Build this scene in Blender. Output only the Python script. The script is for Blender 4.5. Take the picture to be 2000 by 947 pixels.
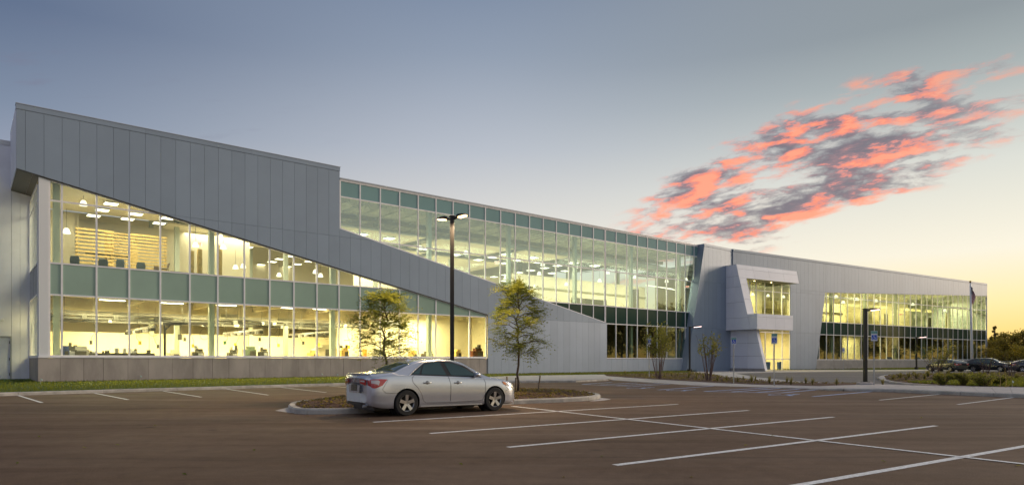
import bpy, bmesh, math, random
from mathutils import Vector, Matrix, noise
R = math.radians
random.seed(7)
for o in list(bpy.data.objects): bpy.data.objects.remove(o)
SC = bpy.context.scene
COL = SC.collection

# ------------------------------------------------------------------ camera
H = 1.45; F = 1290.0; CX = 1000.0; HZ = 702.0
cd = bpy.data.cameras.new('camera'); cam = bpy.data.objects.new('camera', cd); COL.objects.link(cam)
cam.location = (0, 0, H); cam.rotation_euler = (R(90), 0, 0)
cd.sensor_width = 36; cd.lens = 36 * F / 2000; cd.shift_y = (HZ - 473.5) / 2000
cd.clip_start = 0.1; cd.clip_end = 5000
SC.camera = cam
SC.view_settings.view_transform = 'Standard'; SC.view_settings.look = 'None'
SC.view_settings.exposure = 0.16; SC.view_settings.gamma = 1.0

# ------------------------------------------------------------------ node helpers
class NT:
    def __init__(s, tree):
        s.t = tree; s.n = tree.nodes; s.l = tree.links
        s.n.clear()
    def add(s, typ, **kw):
        n = s.n.new(typ)
        for k, v in kw.items(): setattr(n, k, v)
        return n
    def put(s, sock, v):
        if v is None: return
        if hasattr(v, 'is_output'): s.l.new(v, sock)
        else:
            if isinstance(v, (tuple, list)) and len(v) == 3 and sock.type == 'RGBA': v = (*v, 1)
            sock.default_value = v
    def math(s, op, a, b=None, c=None, clamp=False):
        n = s.add('ShaderNodeMath', operation=op, use_clamp=clamp)
        s.put(n.inputs[0], a); s.put(n.inputs[1], b); s.put(n.inputs[2], c)
        return n.outputs[0]
    def vmath(s, op, a, b=None):
        n = s.add('ShaderNodeVectorMath', operation=op)
        s.put(n.inputs[0], a); s.put(n.inputs[1], b)
        return n.outputs['Value'] if op in ('DOT_PRODUCT', 'LENGTH') else n.outputs[0]
    def mix(s, f, a, b, mode='MIX'):
        n = s.add('ShaderNodeMix', data_type='RGBA', blend_type=mode)
        s.put(n.inputs[0], f); s.put(n.inputs[6], a); s.put(n.inputs[7], b)
        return n.outputs[2]
    def ramp(s, f, stops, interp='LINEAR'):
        n = s.add('ShaderNodeValToRGB'); n.color_ramp.interpolation = interp
        e = n.color_ramp.elements
        while len(e) < len(stops): e.new(0.5)
        for i, (p, c) in enumerate(stops):
            e[i].position = p
            e[i].color = (*c, 1) if isinstance(c, tuple) else (c, c, c, 1)
        s.put(n.inputs[0], f)
        return n.outputs[0]
    def noise(s, vec, scale, detail=4, rough=.55, dist=0):
        n = s.add('ShaderNodeTexNoise')
        s.put(n.inputs['Vector'], vec); n.inputs['Scale'].default_value = scale
        n.inputs['Detail'].default_value = detail; n.inputs['Roughness'].default_value = rough
        n.inputs['Distortion'].default_value = dist
        return n.outputs[0]
    def maprange(s, v, a, b, c=0, d=1, smooth=True):
        n = s.add('ShaderNodeMapRange', interpolation_type='SMOOTHSTEP' if smooth else 'LINEAR')
        s.put(n.inputs[0], v)
        for i, x in enumerate((a, b, c, d)): n.inputs[i + 1].default_value = x
        return n.outputs[0]

def lin(r, g, b):
    f = lambda c: (c / 255) / 12.92 if c <= 10 else ((c / 255 + .055) / 1.055) ** 2.4
    return (f(r), f(g), f(b))

# ------------------------------------------------------------------ sky (world)
W = bpy.data.worlds.new('World'); SC.world = W; W.use_nodes = True
t = NT(W.node_tree)
geo = t.add('ShaderNodeTexCoord').outputs['Generated']
dirn = t.vmath('NORMALIZE', geo)
sep = t.add('ShaderNodeSeparateXYZ'); t.put(sep.inputs[0], dirn)
dx, dy, dz = sep.outputs
CLX, CLY = 44.0, 3.0
SUN_AZ = R(67)                       # clockwise from +Y
sx, sy = math.sin(SUN_AZ), math.cos(SUN_AZ)
hl = t.math('SQRT', t.math('ADD', t.math('MULTIPLY', dx, dx), t.math('ADD', t.math('MULTIPLY', dy, dy), 1e-5)))
caz = t.math('DIVIDE', t.math('ADD', t.math('MULTIPLY', dx, sx), t.math('MULTIPLY', dy, sy)), hl)
zz = t.math('MAXIMUM', dz, 0.0)
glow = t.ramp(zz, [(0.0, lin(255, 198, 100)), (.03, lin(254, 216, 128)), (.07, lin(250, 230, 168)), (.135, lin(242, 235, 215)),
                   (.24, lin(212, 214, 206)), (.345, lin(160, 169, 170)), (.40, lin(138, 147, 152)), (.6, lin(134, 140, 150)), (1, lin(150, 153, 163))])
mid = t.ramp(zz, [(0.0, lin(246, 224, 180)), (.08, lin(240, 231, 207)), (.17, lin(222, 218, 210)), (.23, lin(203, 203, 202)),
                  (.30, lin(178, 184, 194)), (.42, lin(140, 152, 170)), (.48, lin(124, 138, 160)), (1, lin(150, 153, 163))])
far = t.ramp(zz, [(0.0, lin(198, 192, 202)), (.15, lin(166, 170, 188)), (.295, lin(114, 129, 152)), (.40, lin(84, 101, 130)), (.55, lin(112, 122, 142)), (1, lin(150, 153, 163))])  # unseen zenith and far horizon brightened to add ambient light
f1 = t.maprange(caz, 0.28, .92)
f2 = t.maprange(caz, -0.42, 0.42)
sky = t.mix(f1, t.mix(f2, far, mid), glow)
# one sunset cloud bank: its own tangent axes in the direction of the cloud (a = along, b = across)
cdir = Vector((.463, 1, .296)).normalized(); e1 = cdir.cross(Vector((0, 0, 1))).normalized(); e2 = e1.cross(cdir)
ra = R(17); ea = e1 * math.cos(ra) + e2 * math.sin(ra); eb = e2 * math.cos(ra) - e1 * math.sin(ra)
cl_a = t.vmath('DOT_PRODUCT', dirn, tuple(ea)); cl_b = t.vmath('DOT_PRODUCT', dirn, tuple(eb)); cl_c = t.vmath('DOT_PRODUCT', dirn, tuple(cdir))
cmb = t.add('ShaderNodeCombineXYZ'); rn = R(4); na = e1 * math.cos(rn) + e2 * math.sin(rn); nb_ = e2 * math.cos(rn) - e1 * math.sin(rn)      # the streaks lie flatter than the bank
t.put(cmb.inputs[0], t.math('MULTIPLY', t.vmath('DOT_PRODUCT', dirn, tuple(na)), 9.5)); t.put(cmb.inputs[1], t.math('MULTIPLY', t.vmath('DOT_PRODUCT', dirn, tuple(nb_)), 30.0))
cv = t.vmath('ADD', cmb.outputs[0], (CLX, CLY, 0))
def fbm(v):
    a_ = t.noise(v, 1.0, 2, .5, .3); b_ = t.noise(v, 2.6, 10, .62, .25)
    return t.math('ADD', t.math('MULTIPLY', a_, .55), t.math('MULTIPLY', b_, .45))
n1 = fbm(cv); n1b = fbm(t.vmath('ADD', cv, (.16, -.30, 0)))
el = t.math('MULTIPLY', t.math('ADD', cl_a, .025), 1 / .315)
ww = t.math('MULTIPLY', t.math('ADD', cl_b, t.math('MULTIPLY', t.math('MULTIPLY', cl_a, cl_a), .28)), 1 / .088)
ell = t.math('ADD', t.math('MULTIPLY', el, el), t.math('MULTIPLY', ww, ww))
mask = t.math('MULTIPLY', t.maprange(ell, 1.25, .05), t.maprange(cl_c, .5, .7))
dens = t.math('ADD', n1, t.math('MULTIPLY', mask, .21))
alpha = t.math('MULTIPLY', t.math('MULTIPLY', t.maprange(dens, .565, .735), t.maprange(mask, 0, .40)), t.maprange(cl_a, .30, .06, .45, 1))
shade = t.math('SUBTRACT', t.math('SUBTRACT', n1, n1b), t.math('MULTIPLY', t.math('SUBTRACT', dens, .66), .14))
lit = t.maprange(shade, -.07, .10)
ccol = t.ramp(lit, [(0, lin(112, 104, 116)), (.38, lin(146, 116, 124)), (.6, lin(214, 136, 130)), (.85, lin(246, 136, 108)), (1, lin(253, 156, 122))])
thin = t.maprange(dens, .545, .66)
ccol = t.mix(thin, lin(238, 182, 168), ccol)
sky = t.mix(t.math('MULTIPLY', alpha, .90), sky, ccol)
# two faint far wisps, low on the left
wm = t.math('MULTIPLY', t.maprange(t.noise(t.vmath('MULTIPLY', cv, (.5, .5, 1)), 4, 6, .6), .55, .75), t.math('MULTIPLY', t.maprange(caz, .25, -.35), t.math('MULTIPLY', t.maprange(dz, .12, .2), t.maprange(dz, .42, .3))))
sky = t.mix(t.math('MULTIPLY', wm, .45), sky, lin(118, 116, 136))
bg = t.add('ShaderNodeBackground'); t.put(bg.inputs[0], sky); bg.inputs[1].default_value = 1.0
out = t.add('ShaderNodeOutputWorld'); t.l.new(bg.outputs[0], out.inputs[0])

sd = bpy.data.lights.new('sun', 'SUN'); sd.energy = 2.1; sd.angle = R(16); sd.color = (1, .80, .60)
sun = bpy.data.objects.new('sun', sd); COL.objects.link(sun); sun.location = (60, 40, 40)
sdir = Vector((sx * math.cos(R(12)), sy * math.cos(R(12)), math.sin(R(12))))
sun.rotation_euler = (-sdir).to_track_quat('-Z', 'Y').to_euler()

# ------------------------------------------------------------------ materials
MATS = {}
def mat(name, col, rough=.6, metal=0, var=0, scale=3, bump=0, bscale=40, spec=.5, coat=0, tint=None, stretch=None, detail=5, objvar=0):
    if name in MATS: return MATS[name]
    m = bpy.data.materials.new(name); m.use_nodes = True; t = NT(m.node_tree)
    b = t.add('ShaderNodeBsdfPrincipled'); o = t.add('ShaderNodeOutputMaterial'); t.l.new(b.outputs[0], o.inputs[0])
    b.inputs['Roughness'].default_value = rough; b.inputs['Metallic'].default_value = metal
    b.inputs['Specular IOR Level'].default_value = spec
    b.inputs['Coat Weight'].default_value = coat; b.inputs['Coat Roughness'].default_value = .05
    vec = t.add('ShaderNodeNewGeometry').outputs['Position']
    if stretch: vec = t.vmath('MULTIPLY', vec, stretch)
    c = col
    if var:
        n = t.noise(vec, scale, detail, .6)
        f = t.maprange(n, .3, .7)
        a = tuple(x * (1 - var) for x in col); d = tint or tuple(min(1, x * (1 + var)) for x in col)
        c = t.mix(f, a, d)
    if objvar:
        oi = t.add('ShaderNodeObjectInfo').outputs['Random']
        c = t.mix(1.0, c, t.ramp(oi, [(0, 1 - objvar), (1, 1.0)]), 'MULTIPLY')
    t.put(b.inputs['Base Color'], c)
    if bump:
        bn = t.add('ShaderNodeBump'); bn.inputs['Strength'].default_value = bump; bn.inputs['Distance'].default_value = .02
        t.put(bn.inputs['Height'], t.noise(vec, bscale, 3, .6)); t.l.new(bn.outputs[0], b.inputs['Normal'])
    MATS[name] = m
    return m
def emit(name, col, strength):
    if name in MATS: return MATS[name]
    m = bpy.data.materials.new(name); m.use_nodes = True; t = NT(m.node_tree)
    e = t.add('ShaderNodeEmission'); t.put(e.inputs[0], col); e.inputs[1].default_value = strength
    o = t.add('ShaderNodeOutputMaterial'); t.l.new(e.outputs[0], o.inputs[0]); MATS[name] = m
    return m
def glass(name, tint, refl=.06, boost=1.0, rough=0.0):
    m = bpy.data.materials.new(name); m.use_nodes = True; t = NT(m.node_tree)
    tr = t.add('ShaderNodeBsdfTransparent'); t.put(tr.inputs[0], tint)
    gl = t.add('ShaderNodeBsdfGlossy'); t.put(gl.inputs[0], (.86, .93, .9)); gl.inputs['Roughness'].default_value = rough
    # each pane sits a hair out of true, so reflections break from pane to pane
    oi = t.add('ShaderNodeObjectInfo').outputs['Random']
    g = t.add('ShaderNodeNewGeometry')
    wv = t.add('ShaderNodeTexNoise'); t.put(wv.inputs['Vector'], g.outputs['Position']); wv.inputs['Scale'].default_value = .55; wv.inputs['Detail'].default_value = 1
    off = t.vmath('SUBTRACT', wv.outputs[1], (.5, .5, .5)); off = t.vmath('MULTIPLY', off, (.012, .012, .012))
    cb = t.add('ShaderNodeCombineXYZ')
    t.put(cb.inputs[0], t.math('MULTIPLY', t.math('SUBTRACT', oi, .5), .02))
    t.put(cb.inputs[2], t.math('MULTIPLY', t.math('SUBTRACT', t.math('FRACT', t.math('MULTIPLY', oi, 7.3)), .5), .012))
    nn = t.vmath('NORMALIZE', t.vmath('ADD', t.vmath('ADD', g.outputs['Normal'], off), cb.outputs[0]))
    t.l.new(nn, gl.inputs['Normal'])
    cosn = t.math('ABSOLUTE', t.vmath('DOT_PRODUCT', g.outputs['Normal'], g.outputs['Incoming']))
    sch = t.math('POWER', t.math('SUBTRACT', 1.0, cosn, clamp=True), 5.0)
    f = t.math('ADD', t.math('MULTIPLY', sch, boost), refl, clamp=True)
    mx = t.add('ShaderNodeMixShader'); t.put(mx.inputs[0], f); t.l.new(tr.outputs[0], mx.inputs[1]); t.l.new(gl.outputs[0], mx.inputs[2])
    o = t.add('ShaderNodeOutputMaterial'); t.l.new(mx.outputs[0], o.inputs[0]); MATS[name] = m
    return m

def asphalt(name, col, col2, rough=.75):
    m = bpy.data.materials.new(name); m.use_nodes = True; t = NT(m.node_tree)
    b = t.add('ShaderNodeBsdfPrincipled'); o = t.add('ShaderNodeOutputMaterial'); t.l.new(b.outputs[0], o.inputs[0])
    P = t.add('ShaderNodeNewGeometry').outputs['Position']
    st = t.vmath('MULTIPLY', P, (1, 1, 1))
    mp = t.add('ShaderNodeMapping'); t.put(mp.inputs[0], P); mp.inputs['Rotation'].default_value = (0, 0, R(-33)); mp.inputs['Scale'].default_value = (.10, .9, 1)
    patches = t.noise(P, .22, 4, .6)
    streak = t.noise(mp.outputs[0], 1.1, 5, .62, .3)
    grain = t.noise(P, 55, 2, .7); b.inputs['Specular IOR Level'].default_value = .22
    blot = t.noise(P, 3.2, 6, .75, .4); mp2 = t.add('ShaderNodeMapping'); t.put(mp2.inputs[0], P); mp2.inputs['Rotation'].default_value = (0, 0, R(57)); mp2.inputs['Scale'].default_value = (.05, .75, 1)
    sweep = t.noise(mp2.outputs[0], 1.4, 6, .7, .8)
    c = t.mix(t.maprange(patches, .3, .7), col, col2)
    c = t.mix(t.math('MULTIPLY', t.maprange(streak, .52, .66), .65), c, tuple(x * .62 for x in col))
    c = t.mix(t.math('MULTIPLY', t.maprange(streak, .46, .32), .30), c, tuple(x * 1.5 for x in col2))
    c = t.mix(t.math('MULTIPLY', t.maprange(grain, .35, .75), .55), c, tuple(x * 1.7 for x in col2))
    c = t.mix(t.math('MULTIPLY', t.maprange(grain, .45, .25), .5), c, tuple(x * .5 for x in col))
    c = t.mix(t.math('MULTIPLY', t.maprange(blot, .50, .66), .15), c, tuple(x * 1.9 for x in col2))
    c = t.mix(t.math('MULTIPLY', t.maprange(blot, .50, .36), .20), c, tuple(x * .45 for x in col))
    c = t.mix(t.math('MULTIPLY', t.maprange(sweep, .55, .66), .38), c, tuple(x * .55 for x in col))
    # the odd oil drip
    vo = t.add('ShaderNodeTexVoronoi'); t.put(vo.inputs['Vector'], P); vo.inputs['Scale'].default_value = .55
    c = t.mix(t.math('MULTIPLY', t.maprange(vo.outputs['Distance'], .10, .02), .6), c, tuple(x * .4 for x in col))
    t.put(b.inputs['Base Color'], c)
    t.put(b.inputs['Roughness'], t.maprange(streak, .3, .7, rough - .06, rough + .1))
    bn = t.add('ShaderNodeBump'); bn.inputs['Strength'].default_value = .5; bn.inputs['Distance'].default_value = .006
    t.put(bn.inputs['Height'], grain); t.l.new(bn.outputs[0], b.inputs['Normal'])
    MATS[name] = m
    return m

M_ASPH = asphalt('asphalt', (.088, .050, .027), (.150, .094, .060))
M_DRIVE = asphalt('drive_asphalt', (.13, .12, .115), (.17, .155, .15))
M_CONC = mat('concrete_paving', (.47, .44, .43), .85, var=.12, scale=1.3, bump=.25, bscale=30, objvar=.10)
M_KERB = mat('concrete_kerb', (.50, .47, .42), .85, var=.22, scale=2.2, bump=.3, bscale=25, objvar=.10)
M_PLINTH = mat('board_marked_concrete', (.42, .37, .33), .85, var=.18, scale=.9, bump=.25, bscale=14, stretch=(1, 1, .35), objvar=.10)
M_PLINTH2 = mat('light_concrete', (.40, .37, .34), .85, var=.12, scale=.9, bump=.2, bscale=14)
M_PANEL = mat('lavender_metal_panel', (.28, .345, .435), .5, metal=.15, var=.035, scale=.35, bump=.03, bscale=3, objvar=.07)
M_PANEL_LOW = mat('pale_blue_metal_panel', (.39, .46, .56), .5, metal=.15, var=.04, scale=.35, bump=.03, bscale=3, objvar=.10)
M_PORTAL = mat('white_metal_panel', (.90, .91, .97), .5, metal=0, var=.03, scale=.5, bump=.02, bscale=2, objvar=.10)
M_BACK = mat('dark_joint', (.03, .03, .035), .8)
M_SOFFIT = mat('bronze_soffit', (.12, .115, .10), .5, metal=.3, var=.06, scale=2)
M_COPING = mat('metal_coping', (.42, .43, .47), .3, metal=.5, var=.03)
M_ALU = mat('pale_aluminium', (.88, .86, .88), .5, metal=0, var=.04)
M_WHITEWALL = mat('white_precast_wall', (.80, .81, .88), .8, var=.05, scale=.6, bump=.08, bscale=8)
M_DOOR = mat('grey_painted_door', (.62, .65, .74), .5, var=.05)
M_GLASS = glass('clear_glass', (.90, .94, .90), .03, 1.0)
M_GLASS_UP = glass('green_tinted_glass', (.84, .93, .91), .17, 1.15)
M_GLASS_R = glass('reflective_glass', (.80, .87, .80), .075, 1.2)
M_SPAN_L = mat('sage_spandrel_glass', (.30, .43, .36), .16, var=.05, scale=.4, spec=.5, objvar=.10)
M_SPAN_T = mat('teal_spandrel_glass', (.19, .34, .34), .10, var=.05, scale=.4, spec=.6, objvar=.10)
M_SPAN_D = mat('dark_green_spandrel_glass', (.022, .062, .050), .12, spec=.3)
M_CREAM = mat('cream_plaster', (.80, .74, .56), .9, var=.05, scale=.4)
M_CREAM2 = mat('beige_plaster', (.52, .49, .38), .9, var=.04, scale=.4)
M_CEIL = mat('ceiling_tile_white', (.72, .67, .54), .9)
M_DECK = mat('roof_deck_grey', (.55, .58, .53), .8, var=.2, scale=1.2)
M_DECK2 = mat('workshop_ceiling', (.42, .37, .24), .9, var=.25, scale=.5)
M_FLOOR = mat('polished_floor', (.55, .49, .38), .5)
M_COLUMN = mat('pale_green_steel', (.42, .48, .42), .5)
M_STEEL = mat('dark_steel', (.06, .06, .055), .5, metal=.3)
M_SLAT = mat('oak_slat', (.52, .37, .12), .6, var=.2, scale=5)
M_DARKBLUE = mat('blue_upholstery', (.035, .06, .075), .8)
M_BLACK = mat('black_powder_coat', (.014, .0125, .012), .42, var=.1)
M_DIRT = mat('bare_earth', (.14, .10, .07), .95, var=.3, scale=3, bump=.5)
M_BARK = mat('bark', (.10, .075, .055), .9, var=.3, scale=14, bump=.5)
M_TWIG = mat('purple_twig', (.13, .085, .075), .9)
M_WOOD = mat('weathered_stake', (.20, .15, .10), .85, var=.25, scale=9)
M_WPAINT = mat('white_road_paint', (.88, .86, .80), .7, var=.30, scale=14, bump=.2)
M_BPAINT = mat('blue_road_paint', (.36, .47, .74), .7, var=.3, scale=5, bump=.2)
M_GALV = mat('galvanised_steel', (.42, .43, .45), .45, metal=.6, var=.08)
M_WHITE = mat('white_enamel', (.78, .79, .80), .4)
M_BLUE = mat('sign_blue', (.02, .10, .55), .4)
M_GREEN = mat('sign_green', (.02, .30, .22), .4)
M_RED = mat('flag_red', (.45, .012, .02), .8)
M_FWHITE = mat('flag_white', (.70, .68, .66), .8)
M_NAVY = mat('flag_navy', (.008, .012, .06), .8)
M_PAPER = mat('pale_flag', (.75, .85, .75), .6)
L_TROF = emit('troffer_light', (1, .88, .62), 5)
L_LIN = emit('linear_light', (1, .90, .62), 12)
L_BELL = emit('bell_light', (1, .88, .64), 2.2)
L_EXIT = emit('exit_red', (1, .12, .06), 3)
L_POLE = emit('warm_led', (1, .58, .22), 9)
L_POLE2 = emit('pink_led', (1, .66, .60), 5)

def leafmat(name, cols):
    m = bpy.data.materials.new(name); m.use_nodes = True; t = NT(m.node_tree)
    P = t.add('ShaderNodeNewGeometry')
    n = t.noise(P.outputs['Position'], 2.2, 3, .6)
    r = P.outputs['Random Per Island']
    f = t.math('ADD', t.math('MULTIPLY', n, .7), t.math('MULTIPLY', r, .45))
    c = t.ramp(f, [(.25, cols[0]), (.55, cols[1]), (.85, cols[2])])
    d = t.add('ShaderNodeBsdfPrincipled'); t.put(d.inputs['Base Color'], c); d.inputs['Roughness'].default_value = .6
    tl = t.add('ShaderNodeBsdfTranslucent'); t.put(tl.inputs[0], t.mix(.5, c, (.5, .45, .05), 'MIX'))
    mx = t.add('ShaderNodeMixShader'); mx.inputs[0].default_value = .5
    t.l.new(d.outputs[0], mx.inputs[1]); t.l.new(tl.outputs[0], mx.inputs[2])
    o = t.add('ShaderNodeOutputMaterial'); t.l.new(mx.outputs[0], o.inputs[0]); MATS[name] = m
    return m
M_LEAF = leafmat('locust_leaf', [(.05, .10, .025), (.11, .19, .045), (.24, .27, .06)])
M_LEAFB = leafmat('shrub_leaf', [(.06, .10, .02), (.14, .17, .035), (.30, .27, .06)])
M_LEAFT = leafmat('tree_leaf', [(.10, .10, .02), (.26, .20, .04), (.55, .32, .05)])
M_TUFT = leafmat('tuft_blade', [(.06, .07, .03), (.14, .13, .06), (.26, .21, .10)])
M_GRASS = leafmat('grass_blade', [(.012, .042, .006), (.02, .078, .009), (.04, .11, .014)])
M_TURF = mat('turf', (.018, .06, .008), .9, var=.4, scale=6, bump=.8, bscale=60)
M_MULCH = mat('bark_mulch', (.085, .042, .028), .95, var=.5, scale=22, bump=1.0, bscale=30)

# ------------------------------------------------------------------ mesh helpers
XF = {}      # object name -> own world matrix (kept by hand, the depsgraph is not updated here)
def tag(o, label=None, cat=None, group=None, kind=None):
    if label: o['label'] = label
    if cat: o['category'] = cat
    if group: o['group'] = group
    if kind: o['kind'] = kind
    return o
def empty(name, loc=(0, 0, 0), rz=0, **kw):
    o = bpy.data.objects.new(name, None); COL.objects.link(o)
    o.location = loc; o.rotation_euler = (0, 0, rz); o.empty_display_size = .3
    XF[o.name] = Matrix.Translation(Vector(loc)) @ Matrix.Rotation(rz, 4, 'Z')
    return tag(o, **kw)
class MB:
    def __init__(s): s.v = []; s.f = []; s.m = []
    def add(s, vs, fs, mi=0):
        b = len(s.v); s.v += [tuple(v) for v in vs]; s.f += [tuple(i + b for i in f) for f in fs]; s.m += [mi] * len(fs); return s
    def prism(s, base, off, mi=0):
        """closed solid: polygon base (3-D points) swept by vector off"""
        n = len(base); off = Vector(off); vs = [Vector(p) for p in base]; vs += [p + off for p in vs]
        fs = [tuple(range(n - 1, -1, -1)), tuple(range(n, 2 * n))] + [(i, (i + 1) % n, n + (i + 1) % n, n + i) for i in range(n)]
        return s.add(vs, fs, mi)
    def box(s, c, d, rz=0, mi=0):
        x, y, z = c; a, b, h = d[0] / 2, d[1] / 2, d[2] / 2; ca, sa = math.cos(rz), math.sin(rz)
        pts = [(x + u * a * ca - w * b * sa, y + u * a * sa + w * b * ca, z - h) for u, w in ((-1, -1), (1, -1), (1, 1), (-1, 1))]
        return s.prism(pts, (0, 0, 2 * h), mi)
    def tube(s, pts, rads, n=8, cap=True, mi=0):
        pts = [Vector(p) for p in pts]
        if not hasattr(rads, '__len__'): rads = [rads] * len(pts)
        vs = []; prev = None
        for i, p in enumerate(pts):
            d = (pts[min(i + 1, len(pts) - 1)] - pts[max(i - 1, 0)])
            if d.length < 1e-9: d = Vector((0, 0, 1))
            d.normalize()
            a = prev if prev is not None else (Vector((1, 0, 0)) if abs(d.x) < .9 else Vector((0, 1, 0)))
            a = (a - d * a.dot(d)).normalized(); prev = a; b = d.cross(a)
            vs += [p + (a * math.cos(2 * math.pi * k / n) + b * math.sin(2 * math.pi * k / n)) * rads[i] for k in range(n)]
        fs = [(i * n + k, i * n + (k + 1) % n, (i + 1) * n + (k + 1) % n, (i + 1) * n + k) for i in range(len(pts) - 1) for k in range(n)]
        if cap: fs += [tuple(range(n - 1, -1, -1)), tuple(range((len(pts) - 1) * n, len(pts) * n))]
        return s.add(vs, fs, mi)
    def lathe(s, c, prof, n=16, mi=0):
        vs = [(c[0] + r * math.cos(2 * math.pi * k / n), c[1] + r * math.sin(2 * math.pi * k / n), c[2] + z) for r, z in prof for k in range(n)]
        fs = [(i * n + k, i * n + (k + 1) % n, (i + 1) * n + (k + 1) % n, (i + 1) * n + k) for i in range(len(prof) - 1) for k in range(n)]
        fs += [tuple(range(n - 1, -1, -1)), tuple(range((len(prof) - 1) * n, len(prof) * n))]
        return s.add(vs, fs, mi)
    def obj(s, name, m, parent=None, smooth=False, bevel=0, own=True):
        me = bpy.data.meshes.new(name)
        M = None
        if parent is not None:
            q = parent; 
            while q.parent is not None: q = q.parent
            M = XF.get(q.name)
        vs = s.v
        if M is not None and own:
            I = M.inverted(); vs = [I @ Vector(v) for v in vs]
        me.from_pydata([tuple(v) for v in vs], [], s.f)
        for x in (m if isinstance(m, (list, tuple)) else [m]): me.materials.append(x)
        if isinstance(m, (list, tuple)): me.polygons.foreach_set('material_index', s.m)
        bm = bmesh.new(); bm.from_mesh(me)
        bmesh.ops.recalc_face_normals(bm, faces=bm.faces) if len(bm.faces) < 3000 else None
        bm.to_mesh(me); bm.free()
        if smooth: me.polygons.foreach_set('use_smooth', [True] * len(me.polygons))
        me.update()
        o = bpy.data.objects.new(name, me); COL.objects.link(o)
        if parent is not None: o.parent = parent
        if bevel:
            b = o.modifiers.new('bevel', 'BEVEL'); b.width = bevel; b.segments = 2; b.limit_method = 'ANGLE'
        return o
def copy_tree(o, parent=None):
    c = o.copy(); COL.objects.link(c)
    if parent is not None: c.parent = parent
    for ch in list(o.children): copy_tree(ch, c)
    return c
def move(o, loc, rz=0, sc=1):
    o.location = loc; o.rotation_euler = (0, 0, rz)
    o.scale = (sc, sc, sc) if not hasattr(sc, '__len__') else sc
    XF[o.name] = Matrix.Translation(Vector(loc)) @ Matrix.Rotation(rz, 4, 'Z')
    return o
def G(x, v, z=0.0):
    """a ground point seen at (x, v) of the 2000-wide photograph, at height z"""
    Y = (H - z) * F / (v - HZ); return Vector(((x - CX) / F * Y, Y, z))
def A(x, Y, z=0.0): return Vector(((x - CX) / F * Y, Y, z))
def ZV(v, Y): return H + (HZ - v) * Y / F

class Frame:
    """a facade plane: s runs along it in modules, q metres outwards, z up"""
    def __init__(s, a, b, c, Y0):
        s.o = Vector(((a - CX) / F * Y0, Y0, 0)); st = Vector(((b - CX * c) / F * Y0, c * Y0, 0))
        s.m = st.length; s.d = st / s.m; s.n = Vector((s.d.y, -s.d.x, 0)); s.rz = math.atan2(s.d.y, s.d.x)
    def P(s, k, z, q=0.0): return s.o + s.d * (k * s.m) + s.n * q + Vector((0, 0, z))
    def k(s, x, q=0.0):
        u = (x - CX) / F; p = s.o + s.n * q
        return (u * p.y - p.x) / (s.d.x - u * s.d.y) / s.m
    def z(s, x, v, q=0.0): return H + (HZ - v) * s.P(s.k(x, q), 0, q).y / F
F1 = Frame(120.8, 73.02, .02858, 40.0)
Q_FAC = .9
kc = F1.k(1430, Q_FAC); corner = F1.P(kc, 0, Q_FAC)
# second wing: its plane passes through that corner
F2 = Frame(1614.0, 30.647, .010147, 97.0)
_k = F2.k(1430); _s = corner.y / F2.P(_k, 0).y
F2 = Frame(1614.0, 30.647, .010147, 97.0 * _s)
print('modules', F1.m, F2.m, 'Y2', F2.o.y, 'corner', corner)

# ------------------------------------------------------------------ ground
def sheet(name, pts, m, z=None, kind='structure', parent=None):
    mb = MB(); mb.add(pts, [tuple(range(len(pts)))])
    o = mb.obj(name, m, parent)
    me = o.data
    bm = bmesh.new(); bm.from_mesh(me)
    for f in bm.faces:
        if f.normal.z < 0: f.normal_flip()
    bmesh.ops.triangulate(bm, faces=bm.faces); bm.to_mesh(me); bm.free()
    if kind and parent is None: o['kind'] = kind
    return o
mb = MB(); mb.add([(-1500, -600, -.06), (1500, -600, -.06), (1500, 2400, -.06), (-1500, 2400, -.06)], [(0, 1, 2, 3)])
tag(mb.obj('ground', mat('far_ground', (.06, .07, .03), .95, var=.3, scale=.05)), kind='structure')
# the car park: one sheet of asphalt in front of the buildings
lot = sheet('parking_lot', [(-70, -30, 0), (90, -30, 0), (90, 60, 0), (12, 60, 0), (-4, 58, 0), (-70, 14, 0)], M_ASPH)

def stripe(a, b, w=.10, m=None, z=.004, name='painted_line'):
    a, b = Vector(a), Vector(b); d = (b - a).normalized(); n = Vector((-d.y, d.x, 0)) * w / 2
    # slightly uneven edges, as rolled paint has
    N = max(2, int((b - a).length / .5)); L = []; Rr = []
    for i in range(N + 1):
        p = a.lerp(b, i / N); j = 1 + .07 * noise.noise(p * 3)
        L.append(p + n * j + Vector((0, 0, z))); Rr.append(p - n * j + Vector((0, 0, z)))
    mb = MB(); mb.add(L + Rr, [(i, i + 1, N + 1 + i + 1, N + 1 + i) for i in range(N)])
    return mb.obj(name, m or M_WPAINT, lot)
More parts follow.
